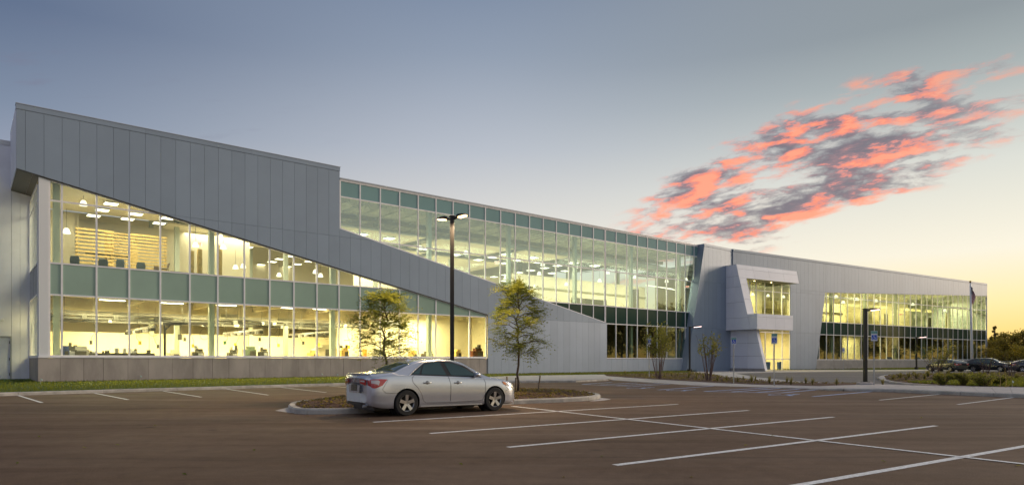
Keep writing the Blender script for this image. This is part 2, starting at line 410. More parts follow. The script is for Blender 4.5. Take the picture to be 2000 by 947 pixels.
# long stall lines of the double row; the middle line crosses them
for a, b in [((729, 824), (1324, 789)), ((840, 846), (1462, 801)), ((992, 873), (1628, 814)), ((1201, 908), (1828, 831)), ((1500, 957.5), (2100, 854))]:
    stripe(G(*a), G(*b), .125)
stripe(G(1000, 793), G(2040, 910.5), .12, z=.008)
for a, b in [((30, 770), (82, 786)), ((178, 766), (250, 780)), ((311, 762), (393, 775)), ((433, 758), (524, 771)), ((540, 755), (637, 766)), ((636, 752.5), (740, 762)), ((728, 750.5), (840, 759))]:
    stripe(G(*a), G(*b), .10)
for a, b in [((1717.5, 781), (1840, 769)), ((1870, 789.5), (1982.5, 775.5))]: stripe(G(*a), G(*b), .10)
for a, b in [((1587.5, 774), (1712, 763.5)), ((1285, 761), (1412, 752)), ((1375, 764), (1505, 756.5)), ((1525, 766.8), (1604, 760)),
             ((1375, 764), (1525, 766.8)), ((1430, 764.8), (1530, 757.3)), ((1478, 765.8), (1570, 758.6)),
             ((1137, 750), (1195, 746)), ((1137, 750), (1235, 754)), ((1235, 754), (1322, 748.5)), ((1172, 751.2), (1245, 747)), ((1205, 752.6), (1290, 748))]:
    stripe(G(*a), G(*b), .17, M_BPAINT)
def wheelchair(mb, P):
    """P(u, v) -> point; u right, v up, in a unit square; the seated figure in a wheel"""
    def stroke(pts, w):
        for (a, b) in zip(pts[:-1], pts[1:]):
            dx_, dy_ = b[0] - a[0], b[1] - a[1]; L = math.hypot(dx_, dy_) or 1; nx, ny = -dy_ / L * w, dx_ / L * w
            ex, ey = dx_ / L * w * .5, dy_ / L * w * .5
            mb.add([P(a[0] + nx - ex, a[1] + ny - ey), P(b[0] + nx + ex, b[1] + ny + ey), P(b[0] - nx + ex, b[1] - ny + ey), P(a[0] - nx - ex, a[1] - ny - ey)], [(0, 1, 2, 3)])
    c = (.42, .88); mb.add([P(c[0] + .09 * math.cos(t_), c[1] + .09 * math.sin(t_)) for t_ in [k * math.pi / 5 for k in range(10)]], [tuple(range(10))])
    stroke([(.42, .78), (.44, .48), (.68, .46), (.82, .16), (.92, .18)], .045)
    stroke([(.43, .66), (.64, .64)], .035)
    stroke([(.40 + .27 * math.cos(a), .30 + .27 * math.sin(a)) for a in [R(130) + k * R(260) / 9 for k in range(10)]], .035)
for (x, v) in [(1257, 757), (1337, 761.5), (1540, 770.5)]:
    c = G(x, v); e = F2.d; n = -F2.n
    mb = MB(); wheelchair(mb, lambda a, b: c + n * ((a - .5) * -1.4) + e * ((b - .5) * 1.9) + Vector((0, 0, .005)))
    mb.obj('painted_symbol', M_BPAINT, lot)

# --- kerb along the left stalls, pieces between joints
def kerb_run(name, pts, h=.14, w=.16, seg=3.0, m=None, zb=-.03, inward=1, label_parent=None):
    root = empty(name, tuple(pts[0])); root['kind'] = 'structure'
    pts = [Vector((p[0], p[1], 0)) for p in pts]
    for a, b in zip(pts[:-1], pts[1:]):
        L = (b - a).length; n = max(1, round(L / seg)); d = (b - a).normalized(); nn = Vector((-d.y, d.x, 0)) * inward
        for i in range(n):
            p = a + d * (L * i / n + .006); q = a + d * (L * (i + 1) / n - .006); j = random.uniform(-.004, .004)
            lo = Vector((0, 0, zb)); mb_ = MB()
            sec = [(0, zb), (0, h * .78 + j), (.035, h + j), (w, h + j), (w, zb)]
            va = [p + nn * s + Vector((0, 0, z)) for s, z in sec]; vb = [q + nn * s + Vector((0, 0, z)) for s, z in sec]
            N = len(sec)
            mb_.add(va + vb, [tuple(range(N)), tuple(range(2 * N - 1, N - 1, -1))] + [(k, N + k, N + (k + 1) % N, (k + 1) % N) for k in range(N)])
            mb_.obj('kerb_stone', m or M_KERB, root)
    return root
K0 = G(-160, 778); K1 = G(680, 752); K2 = G(1000, 747.5); K3 = G(1125, 746); K4 = G(1186, 743); K5 = G(1196, 740.5)
kerb_run('kerb', [K0, K1, K2, K3], h=.14)
kerb_run('kerb', [K3, K4, K5], h=.12, seg=1.2)
# lawn between kerb and wall, base of everything behind the kerb
def V3(p, z): return Vector((p[0], p[1], z))
wall_base = [F1.P(k, .10, -.2) for k in (-14, 0, 18, 27, 36.5)]
lawn_pts = [V3(K0 + Vector((-.1, .15, 0)), .125), V3(K1 + Vector((-.1, .15, 0)), .125), G(1000, 733.5, .125), G(1165, 731, .12), G(1268, 729, .10), G(1340, 727, .08), G(1361, 724.5, .06), G(1352, 722.2, .05),
            V3(wall_base[3], .10), V3(wall_base[1] , .12), V3(F1.P(-.6, 0, -8), .2), V3(F1.P(-16, 0, -8), .2)]
sheet('lawn', lawn_pts, M_TURF)
# pavement from behind the car to the plaza
sheet('pavement', [V3(K1 + Vector((-.1, .14, 0)), .134), V3(K2 + Vector((-.1, .14, 0)), .134), V3(K3 + Vector((-.1, .14, 0)), .134), V3(K4 + Vector((0, .15, 0)), .12), G(1196, 739.5, .1),
                   G(1180, 731, .10), G(1165, 731, .128), G(1000, 733.5, .134)], M_CONC)
# accessible walk along the front of the planting bed: slabs between joints
fr = [(1192, 741.5, .03), (1250, 745, .02), (1350, 751.5, .015), (1450, 754.5, .015), (1500, 756, .02), (1580, 757.7, .06), (1650, 758.2, .11), (1750, 758.8, .15), (1880, 764, .15), (2010, 769, .15), (2200, 777, .15)]
bk = [(1175, 733, .035), (1222, 736.8, .025), (1304, 741.9, .02), (1387, 746.5, .02), (1474, 750.5, .025), (1540, 752, .065), (1600, 753.5, .115), (1700, 750, .15), (1860, 753.5, .15), (2010, 757, .15), (2200, 762, .15)]
walk = empty('sidewalk', tuple(G(1500, 754))); walk['kind'] = 'structure'
def lerp3(a, b, f): return tuple(a[i] + (b[i] - a[i]) * f for i in range(3))
for i in range(len(fr) - 1):
    n = 3 if i < 6 else 4
    for j in range(n):
        f0, f1_ = j / n, (j + 1) / n
        a, b = G(*lerp3(fr[i], fr[i + 1], f0)), G(*lerp3(fr[i], fr[i + 1], f1_)); c, d = G(*lerp3(bk[i], bk[i + 1], f1_)), G(*lerp3(bk[i], bk[i + 1], f0))
        g = (b - a).normalized() * .006; mb = MB()
        top = [a + g, b - g, c - g, d + g]; mb.prism([p - Vector((0, 0, .2)) for p in top], (0, 0, .2))
        mb.obj('paving_slab', M_CONC, walk)
# kerb face of that walk where it stands above the asphalt
rk = empty('kerb', tuple(G(1750, 763))); rk['kind'] = 'structure'
for i in range(5, len(fr) - 1):
    for j in range(2):
        a, b = G(*lerp3(fr[i], fr[i + 1], j / 2)), G(*lerp3(fr[i], fr[i + 1], (j + 1) / 2)); g = (b - a).normalized() * .007; nrm = Vector((g.y, -g.x, 0)).normalized()
        if nrm.y > 0: nrm = -nrm
        a, b = a + g, b - g; mb = MB(); sec = [(0, -.005), (.13, -.005), (.165, -.04), (.19, -.3), (0, -.3)]
        va = [a + nrm * s + Vector((0, 0, z)) for s, z in sec]; vb = [b + nrm * s + Vector((0, 0, z)) for s, z in sec]; N = 5
        mb.add(va + vb, [tuple(range(N)), tuple(range(2 * N - 1, N - 1, -1))] + [(k, N + k, N + (k + 1) % N, (k + 1) % N) for k in range(N)])
        mb.obj('kerb_stone', M_KERB, rk)
# base paving of the entrance plaza, the turning drive and the beds
sheet('plaza', [G(1165, 731.2, .022), G(1268, 729.2, .022), G(1345, 727.2, .022), G(1365, 724, .022), V3(F1.P(36.4, 0, .6), .022), V3(F2.P(-14, 0, .2), .022), V3(F2.P(40, 0, .3), .022), G(2100, 722, .022), G(2200, 745, .022), G(1860, 753.3, .022), G(1700, 751, .022), G(1474, 750.3, .022), G(1300, 741.8, .022)], M_CONC)
sheet('drive', [G(1436, 728.7, .03), G(1500, 727.2, .03), G(1561, 726.3, .03), G(1700, 724.6, .03), G(1900, 723.2, .03), G(2200, 722.8, .03), G(2250, 728, .03), G(1990, 728, .03), G(1728, 731.5, .03), G(1712, 737, .03), G(1732, 742.5, .03),
                G(1775, 748.5, .03), G(1822, 752.2, .03), G(1700, 749.0, .03), G(1613, 746.3, .03), G(1544, 742.7, .03), G(1475, 735.5, .03)], M_DRIVE)
sheet('lawn', [V3(F2.P(-7.2, 0, .15), .06), V3(F2.P(32, 0, .15), .06), G(2200, 716.5, .04), G(2200, 719.5, .04), G(1900, 721.0, .04), G(1700, 721.8, .04), G(1546, 721.2, .04)], M_TURF)
# island of the turning circle: kerb ring, mulch, lawn
ring = [(1715, 737), (1722, 741), (1740, 744.5), (1768, 747.8), (1808, 750.5), (1850, 752.8), (1900, 754.5), (2010, 756.3), (2200, 760), (2230, 733), (2000, 726), (1860, 727.5), (1780, 729), (1735, 731), (1720, 733.5)]
rp = [G(x, v, .12) for x, v in ring]
cen = sum(rp, Vector()) / len(rp)
ringo = empty('kerb', tuple(rp[0])); ringo['kind'] = 'structure'
for i in range(len(rp)):
    a, b = rp[i], rp[(i + 1) % len(rp)]; ia, ib = a.lerp(cen, .0), b
    da = (cen - a); da.z = 0; da.normalize(); db = (cen - b); db.z = 0; db.normalize(); g = (b - a).normalized() * .006
    top = [a + g, b - g, b - g + db * .45, a + g + da * .45]
    mb = MB(); mb.prism([p - Vector((0, 0, .15)) for p in top], (0, 0, .15)); mb.obj('kerb_stone', M_CONC, ringo)
inner = []
for p in rp:
    d = (cen - p); d.z = 0; inner.append(p + d.normalized() * .44)
mulch_m = sheet('mulch_bed', [V3(p, .11) for p in inner], M_MULCH)
isl_lawn = sheet('lawn', [G(1772, 746.3, .12), G(1822, 749.4, .12), G(1900, 753, .12), G(2010, 755, .12), G(2180, 758, .12), G(2180, 742, .12), G(2000, 737, .12), G(1960, 739, .12), G(1900, 743, .12), G(1830, 744.5, .12)], M_TURF)
# long planting bed in front of the plaza
bed_lo = [(1163, 732.6), (1222, 736.6), (1304, 741.6), (1387, 746.2), (1474, 750.3), (1540, 752), (1600, 753.3), (1690, 751.2)]
bed_hi = [(1165, 731.4), (1240, 730.6), (1310, 729.4), (1359, 728.2), (1395, 732.5), (1422, 737.5), (1470, 742.5), (1509, 746), (1596, 748.4), (1676, 750.3)]
def bed_sheet(name, lo, hi, z0, z1):
    N = 40; vs = []
    def at_(pl, f):
        f *= len(pl) - 1; i = min(int(f), len(pl) - 2); f -= i; return pl[i][0] + (pl[i + 1][0] - pl[i][0]) * f, pl[i][1] + (pl[i + 1][1] - pl[i][1]) * f
    Mr = 6; mb = MB()
    for i in range(N + 1):
        a = G(*at_(lo, i / N), z0); b = G(*at_(hi, i / N), z0)
        for j in range(Mr + 1):
            p = a.lerp(b, j / Mr); p.z = z0 + z1 * math.sin(math.pi * j / Mr) + (.03 * noise.noise(p * 2.2) if 0 < j < Mr else 0); vs.append(p)
    mb.add(vs, [(i * (Mr + 1) + j, (i + 1) * (Mr + 1) + j, (i + 1) * (Mr + 1) + j + 1, i * (Mr + 1) + j + 1) for i in range(N) for j in range(Mr)])
    o = mb.obj(name, M_MULCH, smooth=True); o['kind'] = 'structure'; return o
bed_sheet('mulch_bed', bed_lo, bed_hi, .03, .08)

lw_ = empty('low_wall', tuple(A(1960, 118)), label='long low pale wall running right from the far wing behind the parked cars', cat='wall')
for i_ in range(9):
    a_, b_ = A(1929 + i_ * 18, 118 - i_), A(1947 + i_ * 18, 117 - i_); g_ = (b_ - a_).normalized() * .01; mb = MB()
    mb.prism([a_ + g_, b_ - g_, b_ - g_ + Vector((0, .3, 0)), a_ + g_ + Vector((0, .3, 0))], (0, 0, 1.25)); mb.obj('wall_panel', M_PLINTH2, lw_)
# --- the parking island under the two young trees
def smooth_loop(pts, n=6):
    out = []; N = len(pts)
    for i in range(N):
        p0, p1, p2, p3 = (pts[(i + k - 1) % N] for k in range(4))
        for j in range(n):
            t_ = j / n; out.append(.5 * ((2 * p1) + (p2 - p0) * t_ + (2 * p0 - 5 * p1 + 4 * p2 - p3) * t_ ** 2 + (3 * p1 - p0 - 3 * p2 + p3) * t_ ** 3))
    return out
il = [G(563, 800), G(572, 806), G(600, 808.5), G(700, 807), G(850, 798), G(1005, 789), G(1100, 785), G(1150, 782), G(1171, 778.5), G(1166, 774.5), G(1120, 769), G(1020, 766.5), G(900, 770), G(680, 780.5), G(600, 789), G(570, 794)]
loop = smooth_loop(il, 3); icen = sum(loop, Vector()) / len(loop)
isl = empty('parking_island', tuple(icen)); isl['kind'] = 'structure'
def inset(loop, d):
    N = len(loop); res = []
    for i in range(N):
        tng = (loop[(i + 1) % N] - loop[i - 1]).normalized(); nn = Vector((-tng.y, tng.x, 0))
        if nn.dot(icen - loop[i]) < 0 and abs(nn.dot((icen - loop[i]).normalized())) > .02: nn = -nn
        res.append(loop[i] + nn * d)
    return res
def signed(loop): return sum(loop[i].x * loop[(i + 1) % len(loop)].y - loop[(i + 1) % len(loop)].x * loop[i].y for i in range(len(loop)))
sg = 1 if signed(loop) > 0 else -1
def inset(loop, d):
    N = len(loop); res = []
    for i in range(N):
        tng = (loop[(i + 1) % N] - loop[i - 1]).normalized(); res.append(loop[i] + Vector((-tng.y, tng.x, 0)) * sg * d)
    return res
l1, l2, l3 = loop, inset(loop, .04), inset(loop, .19)
N = len(loop); step = 3
for i in range(0, N, step):
    idx = [(i + j) % N for j in range(step + 1)]; mb = MB(); vs = []
    for j in idx:
        z_ = .15
        vs += [V3(l1[j], -.02), V3(l1[j], .11), V3(l2[j], z_), V3(l3[j], z_), V3(l3[j], -.02)]
    if True:
        a = (Vector(vs[5]) - Vector(vs[0])).normalized() * .006
        for q in range(5): vs[q] = vs[q] + a; vs[-5 + q] = vs[-5 + q] - a
    n_ = len(idx)
    mb.add(vs, [(0, 1, 2, 3, 4), tuple((n_ - 1) * 5 + q for q in (4, 3, 2, 1, 0))] + [(j * 5 + q, (j + 1) * 5 + q, (j + 1) * 5 + (q + 1) % 5, j * 5 + (q + 1) % 5) for j in range(n_ - 1) for q in range(5)])
    mb.obj('kerb_stone', M_KERB, isl)
# concrete gutter tips lapping onto the asphalt
for tip in ([(537, 801.5), (566, 794), (572, 804), (600, 809), (560, 804.5)], [(1194, 779), (1172, 776), (1171, 779), (1150, 783.5), (1180, 781.5)]):
    mb = MB(); mb.add([G(x, v, .006) for x, v in tip], [tuple(range(5))]); mb.obj('gutter', M_CONC, isl)
rings = [inset(loop, d) for d in (.18, .5, 1.0)]; mb = MB(); vs = []
for d_, rr in zip((0, .05, .09), rings):
    vs += [V3(p, .13 + d_ + .02 * noise.noise(p * 4)) for p in rr]
spine = []
for i, p in enumerate(loop):
    j = i; spine.append(V3(p.lerp(icen, .55), .24))
mb.add(vs + [V3(icen, .26)], [(r * N + i, r * N + (i + 1) % N, (r + 1) * N + (i + 1) % N, (r + 1) * N + i) for r in range(2) for i in range(N)] + [(2 * N + i, 2 * N + (i + 1) % N, 3 * N) for i in range(N)])
mul = mb.obj('mulch', M_MULCH, isl, smooth=True)

# bark chips: real pieces, far too many to count
def chips(name, spots, size=.05, m=M_MULCH):
    mb = MB()
    for p in spots:
        a = random.uniform(0, 6.28); tl = random.uniform(-.5, .5); L = size * random.uniform(.5, 1.5); w = L * .35
        e = Vector((math.cos(a), math.sin(a), tl)) * L; f_ = Vector((-math.sin(a), math.cos(a), random.uniform(-.4, .4))) * w; c = Vector(p) + Vector((0, 0, .012))
        mb.add([c - e - f_, c + e - f_, c + e + f_, c - e + f_], [(0, 1, 2, 3)])
    o = mb.obj(name, m); o['kind'] = 'stuff'; return o
def inside(p, poly):
    c = False; n = len(poly)
    for i in range(n):
        a, b = poly[i], poly[(i + 1) % n]
        if (a[1] > p[1]) != (b[1] > p[1]) and p[0] < (b[0] - a[0]) * (p[1] - a[1]) / (b[1] - a[1]) + a[0]: c = not c
    return c
def scatter(poly, n, z=lambda p: 0):
    xs = [p[0] for p in poly]; ys = [p[1] for p in poly]; res = []
    tries = 0
    while len(res) < n and tries < n * 40:
        tries += 1
        p = (random.uniform(min(xs), max(xs)), random.uniform(min(ys), max(ys)))
        if inside(p, poly): res.append((p[0], p[1], z(p)))
    return res
M_CHIP = leafmat('bark_chip', [(.05, .025, .018), (.11, .055, .035), (.22, .13, .09)])
ip = inset(loop, .2)
def mz(p):
    d = min((Vector((p[0], p[1], 0)) - q).length for q in ip); return .14 + min(.1, d * .11)
chips('bark_chips', scatter(ip, 5200, mz), .055, M_CHIP).__setitem__('label', 'brown bark chips spread over the parking island')
bedpoly = [G(x, v) for x, v in bed_lo] + [G(x, v) for x, v in reversed(bed_hi)]
chips('bark_chips', scatter(bedpoly, 5000, lambda p: .09), .075, M_CHIP).__setitem__('label', 'brown bark chips over the long planting bed')
chips('bark_chips', scatter([tuple(p) for p in inner], 4000, lambda p: .13), .1, M_CHIP).__setitem__('label', 'brown bark chips round the turning circle planting')

def grass(name, polys, n, h=.07, z=.12, label=''):
    mb = MB()
    for poly, nn in zip(polys, n):
        for p in scatter(poly, nn, lambda q: z):
            a = random.uniform(0, 6.28); w = h * .22; hh = h * random.uniform(.6, 1.5); c = Vector(p); s = Vector((math.cos(a), math.sin(a), 0)) * w
            l_ = Vector((random.uniform(-1, 1), random.uniform(-1, 1), 0)) * hh * .5
            mb.add([c - s, c + s, c + l_ + Vector((0, 0, hh))], [(0, 1, 2)])
    o = mb.obj(name, M_GRASS); tag(o, label, kind='stuff'); return o
left_lawn = [tuple(p) for p in lawn_pts]
grass('grass', [left_lawn], [52000], .085, .12, 'short dark green grass along the left wall')
grass('grass', [[tuple(G(x, v, .12)) for x, v in [(1772, 746.3), (1822, 749.4), (1900, 753), (2010, 755), (2180, 758), (2180, 742), (2000, 737), (1900, 743), (1830, 744.5)]]], [22000], .11, .12, 'green grass of the turning circle island')
grass('grass', [[tuple(F2.P(-7, 0, .3)), tuple(F2.P(28, 0, .3)), tuple(G(1900, 721)), tuple(G(1546, 721.2))]], [14000], .14, .04, 'thin green grass along the far wing')

# ------------------------------------------------------------------ facade tools
def clip(poly, x0, x1, z0, z1):
    def cut(pl, f):
        out = []
        for i in range(len(pl)):
            a, b = pl[i], pl[(i + 1) % len(pl)]; fa, fb = f(a), f(b)
            if fa >= 0: out.append(a)
            if (fa >= 0) != (fb >= 0):
                t_ = fa / (fa - fb); out.append((a[0] + (b[0] - a[0]) * t_, a[1] + (b[1] - a[1]) * t_))
        return out
    for f in (lambda p: p[0] - x0, lambda p: x1 - p[0], lambda p: p[1] - z0, lambda p: z1 - p[1]):
        poly = cut(poly, f)
        if len(poly) < 3: return None
    r = []
    for p in poly:
        if not r or math.hypot(p[0] - r[-1][0], p[1] - r[-1][1]) > 1e-4: r.append(p)
    if len(r) > 2 and math.hypot(r[0][0] - r[-1][0], r[0][1] - r[-1][1]) < 1e-4: r.pop()
    a = abs(sum(r[i][0] * r[(i + 1) % len(r)][1] - r[(i + 1) % len(r)][0] * r[i][1] for i in range(len(r)))) / 2
    return r if len(r) > 2 and a > .004 else None
def shrink(poly, g, gz=None):
    """pull a convex polygon in by g on all sides (units of its own coordinates)"""
    n = len(poly); A_ = sum(poly[i][0] * poly[(i + 1) % n][1] - poly[(i + 1) % n][0] * poly[i][1] for i in range(n)); sg = 1 if A_ > 0 else -1
    ls = []
    for i in range(n):
        a, b = poly[i], poly[(i + 1) % n]; L = math.hypot(b[0] - a[0], b[1] - a[1]); nx, ny = -(b[1] - a[1]) / L * sg, (b[0] - a[0]) / L * sg
        ls.append((nx, ny, nx * a[0] + ny * a[1] + g))
    r = []
    for i in range(n):
        a, b = ls[i - 1], ls[i]; D = a[0] * b[1] - a[1] * b[0]
        if abs(D) < 1e-6: r.append(poly[i]); continue
        r.append(((a[2] * b[1] - a[1] * b[2]) / D, (a[0] * b[2] - a[2] * b[0]) / D))
    return r
def slab(parent, fr, poly, q0, q1, m, name, bevel=0):
    """poly in (metres along, z); solid between q0 and q1"""
    mb = MB(); mb.prism([fr.P(s / fr.m, z, q0) for s, z in poly], fr.n * (q1 - q0))
    return mb.obj(name, m, parent)
def cladding(parent, fr, poly, ks, zs, q0, q1, m, mlow=None, zlow=0, gap=.0065, name='wall_panel'):
    poly = [(k * fr.m, z) for k, z in poly]
    slab(parent, fr, shrink(poly, .02), q0 - .02, q0 + .004, M_BACK, 'joint_backing')
    for k0, k1 in zip(ks[:-1], ks[1:]):
        for z0, z1 in zip(zs[:-1], zs[1:]):
            c = clip(poly, k0 * fr.m, k1 * fr.m, z0, z1)
            if c: 
                mm = mlow if (mlow and z1 <= zlow + .01) else m
                slab(parent, fr, shrink(c, gap), q0 + .006, q1 + random.uniform(-.002, .002), mm, name)
def bar(parent, fr, a, b, w, q0, q1, m, name):
    """a straight frame bar from a to b, (metres, z)"""
    d = (b[0] - a[0], b[1] - a[1]); L = math.hypot(*d)
    if L < .05: return
    nx, nz = -d[1] / L * w / 2, d[0] / L * w / 2
    return slab(parent, fr, [(a[0] + nx, a[1] + nz), (b[0] + nx, b[1] + nz), (b[0] - nx, b[1] - nz), (a[0] - nx, a[1] - nz)], q0, q1, m, name)
def glazing(parent, fr, poly, ks, rows, q, frames=True, mw=.10, edge=True, mframe=None, panes=True):
    """rows: list of (z0, z1, pane material, part name)"""
    P_ = [(k * fr.m, z) for k, z in poly]; mf = mframe or M_ALU
    for k0, k1 in zip(ks[:-1], ks[1:]):
        for z0, z1, mm, nm in rows:
            c = clip(P_, k0 * fr.m, k1 * fr.m, z0, z1)
            if c and panes: slab(parent, fr, c, q - .012, q, mm, nm)
    for k in ks:
        c = clip(P_, k * fr.m - .03, k * fr.m + .03, -5, 50)
        if c and min(p[0] for p in P_) + .1 < k * fr.m < max(p[0] for p in P_) - .1:
            z0, z1 = min(p[1] for p in c), max(p[1] for p in c)
            bar(parent, fr, (k * fr.m, z0), (k * fr.m, z1), mw, q - .10, q + .045, mf, 'mullion')
    x0, x1 = min(p[0] for p in P_), max(p[0] for p in P_)
    for z in sorted({r[0] for r in rows} | {r[1] for r in rows}):
        c = clip(P_, -999, 999, z - .03, z + .03)
        if c:
            bar(parent, fr, (min(p[0] for p in c), z), (max(p[0] for p in c), z), mw * .95, q - .08, q + .040, mf, 'transom')
    if edge:
        for i in range(len(P_)): bar(parent, fr, P_[i], P_[(i + 1) % len(P_)], .10, q - .11, q + .052, mf, 'window_frame')

# ------------------------------------------------------------------ THE BUILDING
m1 = F1.m
bld = empty('office_building', tuple(F1.P(0, 0)), label='long glass and grey metal office building with diagonal band across its front', cat='building')
ZC = 16.0
lower = lambda k: 12.29 + (k + .409) * (5.59 - 12.29) / (18.06 + .409)
upper = lambda k: 11.62 + (k - 10) * (5.36 - 11.62) / (27.1 - 10)
KL = F1.k(32, .30)
ks_half = [KL] + [k / 2 for k in range(-2, 75) if k / 2 > KL + .1]
zs = [-.3, 5.35, 11.0, 16.05]
QP = .16
cladding(bld, F1, [(KL, lower(KL)), (10, lower(10)), (10, 16.05), (KL, 16.05)], ks_half, [-.3, 11.0, 16.05], .06, QP, M_PANEL)
cladding(bld, F1, [(10, lower(10)), (18.12, lower(18.12)), (18.12, upper(18.12)), (10, upper(10))], ks_half[:ks_half.index(18.0)] + [18.12], [-.3, 11.0, 16.0], .06, QP, M_PANEL)
cladding(bld, F1, [(18.12, -.3), (27.1, -.3), (27.1, upper(27.1)), (18.12, upper(18.12))], [18.12] + [k / 2 for k in range(37, 54)] + [27.1], [-.3, 5.35, 16.0], .06, QP, M_PANEL, M_PANEL_LOW, 5.35)
cladding(bld, F1, [(27.1, -.3), (37.2, -.3), (37.2, 1.52), (27.1, 1.52)], [27.1] + [k / 2 for k in range(55, 75)], [-.3, 1.6], .06, QP, M_PANEL_LOW)
# parapet cap of the tall part, with its returns, and the top cap of the glazed part
def cap_run(fr, k0, k1, z0, z1, q0, q1, m, seg=2.0, name='coping'):
    n = max(1, int((k1 - k0) / seg))
    for i in range(n):
        a, b = k0 + (k1 - k0) * i / n, k0 + (k1 - k0) * (i + 1) / n
        slab(bld, fr, [(a * fr.m + .004, z0), (b * fr.m - .004, z0), (b * fr.m - .004, z1), (a * fr.m + .004, z1)], q0, q1, m, name)
cap_run(F1, KL - .01, 10.01, 16.06, 16.36, -.35, QP + .03, M_PANEL, 3.2)
cap_run(F1, KL - .02, 10.03, 16.363, 16.40, -.38, QP + .06, M_COPING, 3.2)
cap_run(F1, 10.03, 37.2, 15.40, 15.50, -.4, .075, M_ALU, 4)
cap_run(F1, 10.03, 37.2, 15.503, 15.60, -.4, .13, M_COPING, 4)
# right return of the tall parapet, left end wall, soffit under the overhang
LE = KL; SB = 6.3     # setback of the white wing
mb = MB(); mb.prism([F1.P(10, upper(10), .05), F1.P(10, 16.36, .05), F1.P(10, 16.36, -3), F1.P(10, 12, -3)], -F1.d * .05); mb.obj('parapet_return', M_PANEL, bld)
zl = lower(LE)
for i, (qa, qb) in enumerate([(.05, -2.1), (-2.115, -4.2), (-4.215, -SB)]):
    mb = MB(); mb.prism([F1.P(LE, zl - .0, qa), F1.P(LE, 16.36, qa), F1.P(LE, 16.36, qb), F1.P(LE, zl, qb)], F1.d * .05); mb.obj('end_panel', M_WHITEWALL, bld)
kg = -.62
for (a, b) in ((LE + .02, LE + .02 + .42), (LE + .45, kg + .0)):
    mb = MB(); mb.prism([F1.P(a, lower(a) - .03, .04), F1.P(b, lower(b) - .03, .04), F1.P(b, lower(b) - .03, -SB), F1.P(a, lower(a) - .03, -SB)], (0, 0, .05)); mb.obj('soffit_panel', M_SOFFIT, bld)
mb = MB(); mb.prism([F1.P(LE + .01, lower(LE) - .005, QP + .005), F1.P(18.1, lower(18.1) - .005, QP + .005), F1.P(18.1, lower(18.1) - .055, QP + .005), F1.P(LE + .01, lower(LE) - .055, QP + .005)], -F1.n * .16); mb.obj('edge_trim', M_STEEL, bld)
# recessed sloping soffit strip behind the band's lower edge is closed by the window head
# left glazing
ROW = [(1.67, 5.35, M_GLASS, 'window_pane'), (5.35, 7.25, M_SPAN_L, 'spandrel_pane'), (7.25, 11.0, M_GLASS, 'window_pane'), (11.0, 16, M_GLASS, 'window_pane')]
glazing(bld, F1, [(-.35, 1.67), (18.06, 1.67), (18.06, lower(18.06) - .06), (-.35, lower(-.35) - .06)], [-.35] + list(range(0, 18)) + [18.06], ROW, 0)
# white corner post and sill
mb = MB(); mb.prism([F1.P(-.64, 1.55, .07), F1.P(-.37, 1.55, .07), F1.P(-.37, lower(-.4) - .08, .07), F1.P(-.64, lower(-.6) - .06, .07)], -F1.n * .4); mb.obj('corner_post', M_WHITE, bld)
cap_run(F1, -.66, 18.1, 1.56, 1.66, -.2, .16, M_ALU, 6, 'sill')
# side glazing of the corner, a plane at right angles
class Side(Frame):
    def __init__(s, o, d, n): s.o = o; s.d = d; s.n = n; s.m = 1.0; s.rz = math.atan2(d.y, d.x)
FS = Side(F1.P(-.64, 0, -.05), -F1.n, -F1.d)
glazing(bld, FS, [(.35, 1.67), (SB - .1, 1.67), (SB - .1, 11.9), (.35, 11.9)], [.35, 1.55, 2.75, 3.95, 5.1, SB - .1], [(1.67, 5.35, M_GLASS, 'window_pane'), (5.35, 7.25, M_SPAN_D, 'spandrel_pane'), (7.25, 11.0, M_GLASS, 'window_pane'), (11.0, 11.9, M_GLASS, 'window_pane')], 0)
slab(bld, FS, [(0, 1.56), (SB - .05, 1.56), (SB - .05, 1.66), (0, 1.66)], -.2, .05, M_ALU, 'sill')
# board-marked concrete plinth in panels
pj = [-.66, -.05, .62, 1.2, 1.95, 2.6, 3.4, 4.1, 4.8, 5.4, 6.2, 6.8, 7.5, 8.2, 8.9, 9.6, 10.2, 11, 11.7, 12.4, 13.2, 13.9, 14.7, 15.4, 16.2, 17, 17.6, 18.12]
for a, b in zip(pj[:-1], pj[1:]):
    g = .012 if random.random() < .3 else .006
    slab(bld, F1, [(a * m1 + g, -.4), (b * m1 - g, -.4), (b * m1 - g, 1.55), (a * m1 + g, 1.55)], -.3, .10 + random.uniform(-.004, .004), M_PLINTH, 'plinth_panel')
slab(bld, F1, [(-.65 * m1, -.4), (18.1 * m1, -.4), (18.1 * m1, 1.54), (-.65 * m1, 1.54)], -.31, .085, M_BACK, 'joint_backing')
for a in range(3): slab(bld, FS, [(a * 2.1 + .01 - .05, -.4), (a * 2.1 + 2.1 - .05, -.4), (a * 2.1 + 2.1 - .05, 1.55), (a * 2.1 + .01 - .05, 1.55)], -.3, .06, M_PLINTH, 'plinth_panel')
# middle glazing
ROWM = [(1.6, 5.32, M_GLASS_R, 'window_pane'), (5.32, 7.2, M_SPAN_D, 'spandrel_pane'), (7.2, 11.0, M_GLASS_UP, 'window_pane'), (11.0, 14.15, M_GLASS_UP, 'window_pane'), (14.15, 15.4, M_SPAN_T, 'spandrel_pane')]
glazing(bld, F1, [(10.05, upper(10)+.05), (27.06, upper(27.1) + .05), (27.06, 15.4), (10.05, 15.4)], [10.05] + list(range(11, 28)), ROWM, 0)
glazing(bld, F1, [(27.04, 1.6), (37.3, 1.6), (37.3, 15.4), (27.04, 15.4)], list(range(27, 38)), ROWM, 0)
